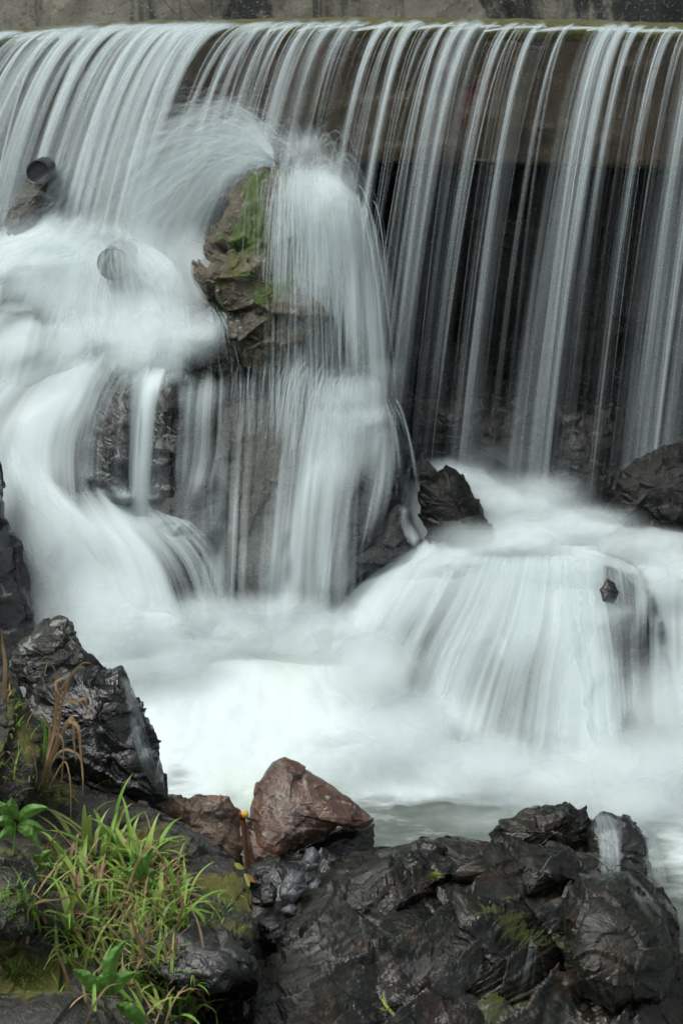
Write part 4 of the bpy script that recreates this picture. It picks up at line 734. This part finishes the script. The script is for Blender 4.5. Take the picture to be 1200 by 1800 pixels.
sheet('shoulder_veil', [[(492,298,8.2,.5),(470,400,8.15,.25),(452,520,8.1,.25),(430,780,7.9,.15)], [(515,285,8.2,.9),(510,400,8.15,.5),(498,520,8.1,.35),(480,790,7.9,.25)], [(550,280,8.2,1.),(555,400,8.15,.7),(555,520,8.1,.42),(545,800,7.9,.3)], [(590,300,8.2,1.),(612,400,8.15,.7),(620,520,8.1,.4),(620,780,7.95,.3)], [(625,335,8.25,.9),(655,430,8.2,.55),(670,540,8.15,.35),(690,760,8.0,.3)], [(640,350,8.3,.5),(690,440,8.25,.3),(715,550,8.2,.2),(745,770,8.1,.2)]], SF, gain=.9, seed=41, ev=(.10, .35), eu=(.45, .35), off=.03, blur=14)
# rock 11: threads fanned from the little summit
burst(220, (600, 705, 8.25, 690, 712), (-.55, .5), (-.4, -.1), (-.3, .2), -2.3, hw=(.002, .006), q=(.12, .35))
# dome threads
ribbons('thrown_spray', items, M['spray'], 'threads of spray thrown off the rocks', 'stuff')
sheet('foam_apron', [[(530,1270,6.75,.2),(530,1310,6.7,.5),(530,1350,6.65,.2)], [(600,1265,6.75,.3),(600,1305,6.68,.5),(605,1350,6.65,.3)], [(670,1270,6.75,.2),(675,1315,6.7,.5),(680,1360,6.65,.2)]], MI, seed=20, ev=(.4, .4), eu=(.35, .35), drp=False)
# trickles on the foreground rocks
sheet('trickle', [[(205,1180,5.7,.1),(212,1230,5.7,.2),(222,1300,5.7,.35),(262,1395,5.7,.3)], [(222,1180,5.7,.5),(238,1240,5.7,.4),(256,1310,5.7,.5),(280,1395,5.7,.4)], [(226,1185,5.7,.4),(246,1240,5.7,.4),(268,1310,5.7,.45),(290,1400,5.7,.4)]], M['strand'], tree=BV, nu=40, nv=80, gain=.5, seed=31, off=.006, rip=.002, uvs=2, eu=(.3, .3))
sheet('trickle', [[(1040,1432,5.6,.6),(1045,1470,5.6,.4),(1050,1540,5.6,.3)], [(1060,1426,5.6,.8),(1075,1470,5.6,.5),(1082,1540,5.6,.3)], [(1090,1440,5.6,.3),(1100,1480,5.6,.15),(1100,1540,5.6,.1)]], M['silkfine'], tree=BV, nu=40, nv=50, gain=.5, seed=32, off=.01, rip=.003, uvs=2)
sheet('trickle', [[(1105,1440,5.55,.5),(1130,1480,5.55,.5),(1136,1560,5.55,.5)], [(1125,1448,5.55,.8),(1142,1480,5.55,.8),(1148,1560,5.55,.6)], [(1150,1450,5.5,.6),(1165,1490,5.5,.7),(1180,1570,5.5,.5)]], M['silkfine'], tree=BV, nu=40, nv=50, gain=.6, seed=33, off=.01, rip=.003, uvs=2)
sheet('trickle', [[(928,1620,4.9,.2),(905,1700,4.9,.3),(870,1790,4.9,.1)], [(938,1615,4.9,.6),(925,1700,4.9,.4),(900,1790,4.9,.2)], [(946,1620,4.9,.2),(944,1700,4.9,.3),(938,1790,4.9,.1)]], M['silkfine'], tree=BV, nu=30, nv=50, gain=.35, seed=34, off=.008, rip=.002, uvs=2, ev=(.3,.5))
sheet('trickle', [[(1095,1555,5.3,.4),(1120,1590,5.2,.4),(1150,1640,5.1,.2)], [(1102,1552,5.3,.6),(1128,1590,5.2,.5),(1156,1636,5.1,.3)], [(1108,1550,5.3,.3),(1136,1588,5.2,.3),(1162,1634,5.1,.1)]], M['silkfine'], tree=BV, nu=30, nv=50, gain=.4, seed=35, off=.008, rip=.002, uvs=2, ev=(.3,.5))

# ---------------------------------------------------------------- grass and plants
def surf(px, py, lift=.0):
    dvec = Vector(W(px, py, 1.) - np.array([0, 0, CZ])); h = BV.ray_cast(Vector((0, 0, CZ)), dvec.normalized(), 30)
    return np.array(h[0]) if h[0] is not None else W(px, py, 5.)
def blade(base, az, L, w0, lean, droop, n=9, fold=.25):
    """a grass blade: arching ribbon with a folded midrib"""
    t = np.linspace(0, 1, n); hdir = np.array([math.cos(az), math.sin(az), 0]); side = np.array([-math.sin(az), math.cos(az), 0])
    ang = lean + droop * t ** 1.6; ds = L / (n - 1)
    x = np.concatenate([[0], np.cumsum(np.sin(ang[:-1]) * ds)]); z = np.concatenate([[0], np.cumsum(np.cos(ang[:-1]) * ds)])
    c = base + x[:, None] * hdir + z[:, None] * np.array([0, 0, 1.])
    ww = w0 * (1 - t ** 2.2) * (.55 + .45 * np.minimum(t * 5, 1)) + .0003
    nrm = np.cross(side, np.gradient(c, axis=0)); nrm /= np.linalg.norm(nrm, axis=1, keepdims=True) + 1e-9
    V = np.stack([c - side * ww[:, None], c + nrm * (ww * fold)[:, None], c + side * ww[:, None]], 1)
    return V.reshape(-1, 3), gridfaces(n, 3)
def tuft(name, label, spots, count, Lr, mats, wr=(.0025, .005), spread=25, kind='stuff', cat=None, lean=(.1, .9), droop=(.4, 1.9)):
    out = {m: [] for m, _ in mats}
    names = [m for m, _ in mats]; pw = np.array([q for _, q in mats], float); pw /= pw.sum()
    for _ in range(count):
        sp = spots[RNG.integers(len(spots))]; x = sp[0] + RNG.normal() * spread; y = sp[1] + RNG.normal() * spread * .6
        b = surf(x, y); b = b - np.array([0, 0, .01])
        m = names[RNG.choice(len(names), p=pw)]; L = RNG.uniform(*Lr) * (sp[2] if len(sp) > 2 else 1)
        out[m].append(blade(b, RNG.uniform(0, 2 * np.pi), L, RNG.uniform(*wr), RNG.uniform(*lean), RNG.uniform(*droop) * (1.2 if m == 'straw' else 1)))
    objs = []
    for m in names:
        if out[m]: objs.append(mk(name, *join(out[m]), M[m]))
    return objs
for o in tuft('grass', '', [(150,1530),(190,1560),(230,1590),(160,1600),(210,1640),(260,1620),(270,1680),(120,1650),(170,1690),(240,1740),(290,1740),(310,1790),(250,1560),(110,1560)], 560, (.06, .17), [('grass', 5), ('grass2', 4.0), ('straw', 3.4)], wr=(.0025, .006), spread=36):
    tag(o, 'wet grass growing over the bank', kind='stuff')
for o in tuft('broad_grass', '', [(170,1480),(200,1500),(150,1540),(230,1520),(300,1620),(130,1640),(310,1760),(270,1580)], 130, (.12, .22), [('grass', 3), ('grass2', 2)], wr=(.006, .010), spread=24, droop=(.8, 2.2)):
    tag(o, 'broad bladed grass arching over the bank', kind='stuff')
for o in tuft('edge_grass', '', [(15,1290),(35,1340),(10,1230),(60,1400),(100,1400),(45,1260),(20,1370)], 150, (.03, .10), [('grass', 2), ('grass2', 2), ('straw', 2)], wr=(.0012, .003), spread=20):
    tag(o, 'sparse mixed grass at the left edge', kind='stuff')
for o in tuft('grass', '', [(30,1590),(20,1700),(60,1720),(10,1580),(60,1600),(330,1790),(370,1600)], 420, (.02, .06), [('grass', 6), ('grass2', 2)], wr=(.0012, .002), spread=28):
    tag(o, 'short grass on the bank', kind='stuff')
for o in tuft('dry_grass', '', [(290,1560),(300,1600),(280,1520),(255,1650),(200,1560)], 120, (.08, .17), [('straw', 5), ('grass2', 1)], wr=(.0016, .003), spread=16):
    tag(o, 'dry straw coloured grass among the green', kind='stuff')
def stalks(name, label, specs, mat, cat='plant'):
    parts = []
    for base, pts, w0 in specs:
        c = catmull(np.array(pts, float), 26); Y0 = surf(*base)[1] - .03
        P = W(c[:, 0], c[:, 1], Y0 - np.linspace(0, .06, 26))
        t = np.linspace(0, 1, 26); ww = w0 * (1 - t ** 3) * (.5 + .5 * np.minimum(1, t * 4)) + .0004
        tan = np.gradient(P, axis=0); side = np.cross(tan, np.array([.15, -1, .3])); side /= np.linalg.norm(side, axis=1, keepdims=True)
        tw_ = np.sin(t * 5 + base[0])[:, None] * .5; side = side + np.array([0, -1, 0]) * tw_
        V = np.stack([P - side * ww[:, None], P + np.array([0, -.001, 0]), P + side * ww[:, None]], 1)
        parts.append((V.reshape(-1, 3), gridfaces(26, 3)))
    return tag(mk(name, *join(parts), mat), label, cat)
stalks('dry_reed', 'tuft of curling dry brown reeds in front of the black slab', [
    ((70,1350), [(70,1380),(95,1290),(105,1220),(140,1170),(160,1165)], .0045),
    ((70,1350), [(72,1380),(100,1300),(108,1240),(120,1195),(98,1200),(108,1225),(138,1232),(155,1250)], .004),
    ((75,1350), [(75,1380),(110,1290),(122,1268),(138,1280),(142,1320),(145,1370)], .0055),
    ((75,1350), [(75,1380),(98,1330),(118,1318),(140,1330),(146,1360),(146,1400)], .003),
    ((75,1350), [(78,1380),(88,1290),(80,1265),(75,1255)], .0045),
    ((80,1350), [(80,1380),(95,1270),(100,1190),(85,1165),(78,1192)], .003),
    ((80,1350), [(76,1380),(92,1300),(104,1230),(128,1235),(150,1228),(152,1250),(165,1265)], .004),
    ((80,1350), [(76,1380),(86,1320),(100,1290),(112,1310),(108,1380)], .003),
    ((80,1350), [(82,1380),(96,1320),(126,1262),(130,1300),(134,1340)], .005),
    ((90,1390), [(86,1385),(112,1340),(122,1360),(125,1400),(125,1450)], .002)], M['straw'])
stalks('dry_grass_stalk', 'thin bent dry stem left of the curling dry reeds', [((30,1300), [(20,1420),(62,1380),(60,1330),(45,1302),(22,1305)], .0018)], M['straw'])
stalks('dry_grass_stalk', 'single upright straw coloured stem at the left edge above the dry reeds', [((5,1200), [(4,1260),(10,1180),(5,1130),(4,1105)], .006)], M['straw'])
LAB_ = ['dry stalk arching in from the left edge at the lower grass', 'thick short dry stalk leaning left over the rounded leaves', 'pale dry stalk curving up beside the rounded leaves at the bottom', 'long thin straight dry stem slanting across the top of the grass', 'dry stalk bent in a hook at the upper right of the grass', 'dry stalk arching right from the middle of the grass', 'dry stalk curling left in the middle of the grass', 'dry stalk nodding at the right edge of the grass']
for k_, q_ in enumerate([
    ((70,1700), [(20,1640),(60,1590),(110,1580),(150,1565)], .003), ((130,1740), [(128,1750),(112,1700),(95,1660)], .0035),
    ((150,1800), [(150,1800),(170,1760),(190,1735),(215,1728)], .0025), ((200,1650), [(95,1450),(140,1500),(190,1540),(230,1560)], .0015),
    ((220,1600), [(215,1590),(240,1520),(262,1490),(280,1500),(300,1540)], .003), ((270,1600), [(275,1620),(290,1560),(300,1520),(330,1530)], .003),
    ((260,1700), [(262,1700),(240,1640),(225,1610),(200,1620)], .003), ((300,1640), [(300,1650),(320,1600),(312,1540),(330,1520)], .003)]):
    o = stalks('dry_grass_stalk', LAB_[k_], [q_], M['straw']); o['group'] = 'long dry stalks in the grass'
stalks('green_reed', 'single upright green blade beside the dry reeds', [((75,1350), [(76,1340),(80,1300),(78,1275),(68,1258)], .006)], M['grass'])
stalks('grass_tuft', 'small green tuft drooping over the diagonal slab', [((360,1590), [(335,1570),(360,1580),(385,1610),(392,1640)], .003), ((360,1590), [(340,1572),(368,1590),(380,1600)], .002), ((360,1590), [(330,1580),(350,1600),(372,1605)], .003), ((360,1590), [(380,1650),(382,1620),(376,1600)], .002)], M['blossom'])
stalks('grass_tuft', 'tiny yellow green tuft on the upper left of the outcrop', [((765,1540), [(750,1542),(762,1536),(776,1534)], .006), ((765,1540), [(755,1545),(766,1540),(775,1542)], .005)], M['blossom'])
stalks('grass_tuft', 'tiny green sprig near the bottom edge of the outcrop', [((690,1780), [(670,1755),(682,1772),(700,1795)], .004), ((690,1780), [(665,1772),(680,1775),(690,1760)], .002), ((690,1780), [(680,1770),(695,1785),(705,1782)], .003), ((690,1780), [(672,1745),(678,1765),(684,1775)], .0015)], M['blossom'])
stalks('fallen_leaf', 'orange brown leaf caught at the foot of the iron stake', [((440,1545), [(428,1540),(440,1545),(450,1552)], .009)], M['fallen'], 'leaf')
stalks('grass_tuft', 'yellow green leaf tuft beside the iron stake', [((420,1524), [(412,1518),(422,1524),(432,1526)], .007), ((432,1545), [(430,1535),(436,1552),(438,1560)], .005)], M['blossom'])
def leaf_mesh(px0, py0, px1, py1, w_px, Y, curl=.02, n=16, m=9):
    t = np.linspace(0, 1, n)[:, None]; s = np.linspace(-1, 1, m)[None, :]
    dx, dy = px1 - px0, py1 - py0; L = math.hypot(dx, dy); ux, uy = dx / L, dy / L
    wdt = w_px * np.sin(np.pi * np.clip(t, 0, 1) ** .8) ** .75 * (1 - .15 * t) + w_px * .06
    cx_ = px0 + dx * t + uy * L * .10 * np.sin(t * 3.0); cy_ = py0 + dy * t - L * .12 * np.sin(t * 3.1)
    px = cx_ + -uy * s * wdt * .5; py = cy_ + ux * s * wdt * .5
    Yv = Y - curl * np.sin(t * 2.2) + .006 * np.abs(s) * np.cos(t * 9) - .010 * (1 - np.abs(s)) + .003 * np.sin(t * 30 + np.abs(s) * 4)
    return W(px, py, Yv).reshape(-1, 3), gridfaces(n, m)
def plant(label, base, leaves, stem=True):
    b = surf(*base); e = D.objects.new('leafy_plant', None); COL.objects.link(e); e.location = b; tag(e, label, 'plant', 'broad leaved plants on the bank')
    Y = b[1]
    for (x0, y0, x1, y1, wd) in leaves:
        v, f = leaf_mesh(x0, y0, x1, y1, wd, Y - .03 - random.random() * .02); mk('leaf', v - b, f, M['leaf'], e)
    if stem:
        mx, my = np.mean([l[0] for l in leaves]), np.mean([l[1] for l in leaves])
        v, f = tube(W([base[0], (base[0] + mx) / 2, mx], [base[1], (base[1] + my) / 2, my], [Y, Y - .015, Y - .03]) - b, [.003, .0025, .002], 6); mk('stem', v, f, M['grass'], e)
plant('leafy plant with pointed green leaves at the left edge above the grass', (25, 1500), [(30,1442,86,1420,22),(28,1440,22,1402,20),(26,1445,-14,1450,20),(32,1450,80,1462,18),(30,1452,70,1492,20),(24,1440,-10,1410,20),(25,1455,-5,1480,18)])
plant('leafy plant with broad rounded leaves at the bottom of the bank', (185, 1770), [(190,1750,222,1655,26),(195,1745,240,1710,26),(180,1748,130,1705,26),(188,1750,200,1700,30),(175,1755,150,1740,20)])
plant('leafy plant with two long leaves at the bottom edge', (250, 1800), [(255,1800,205,1765,28),(262,1802,268,1830,24)])
plant('small leafy sprig behind the tall grass', (70, 1530), [(72,1515,92,1495,14),(70,1518,58,1500,12),(74,1522,60,1535,12),(76,1520,96,1530,12)])
plant('leafy plant hidden in the middle of the grass', (250, 1560), [(250,1540,236,1500,20),(252,1540,270,1490,20),(248,1545,215,1530,18),(255,1545,275,1530,20),(250,1550,280,1560,16)])
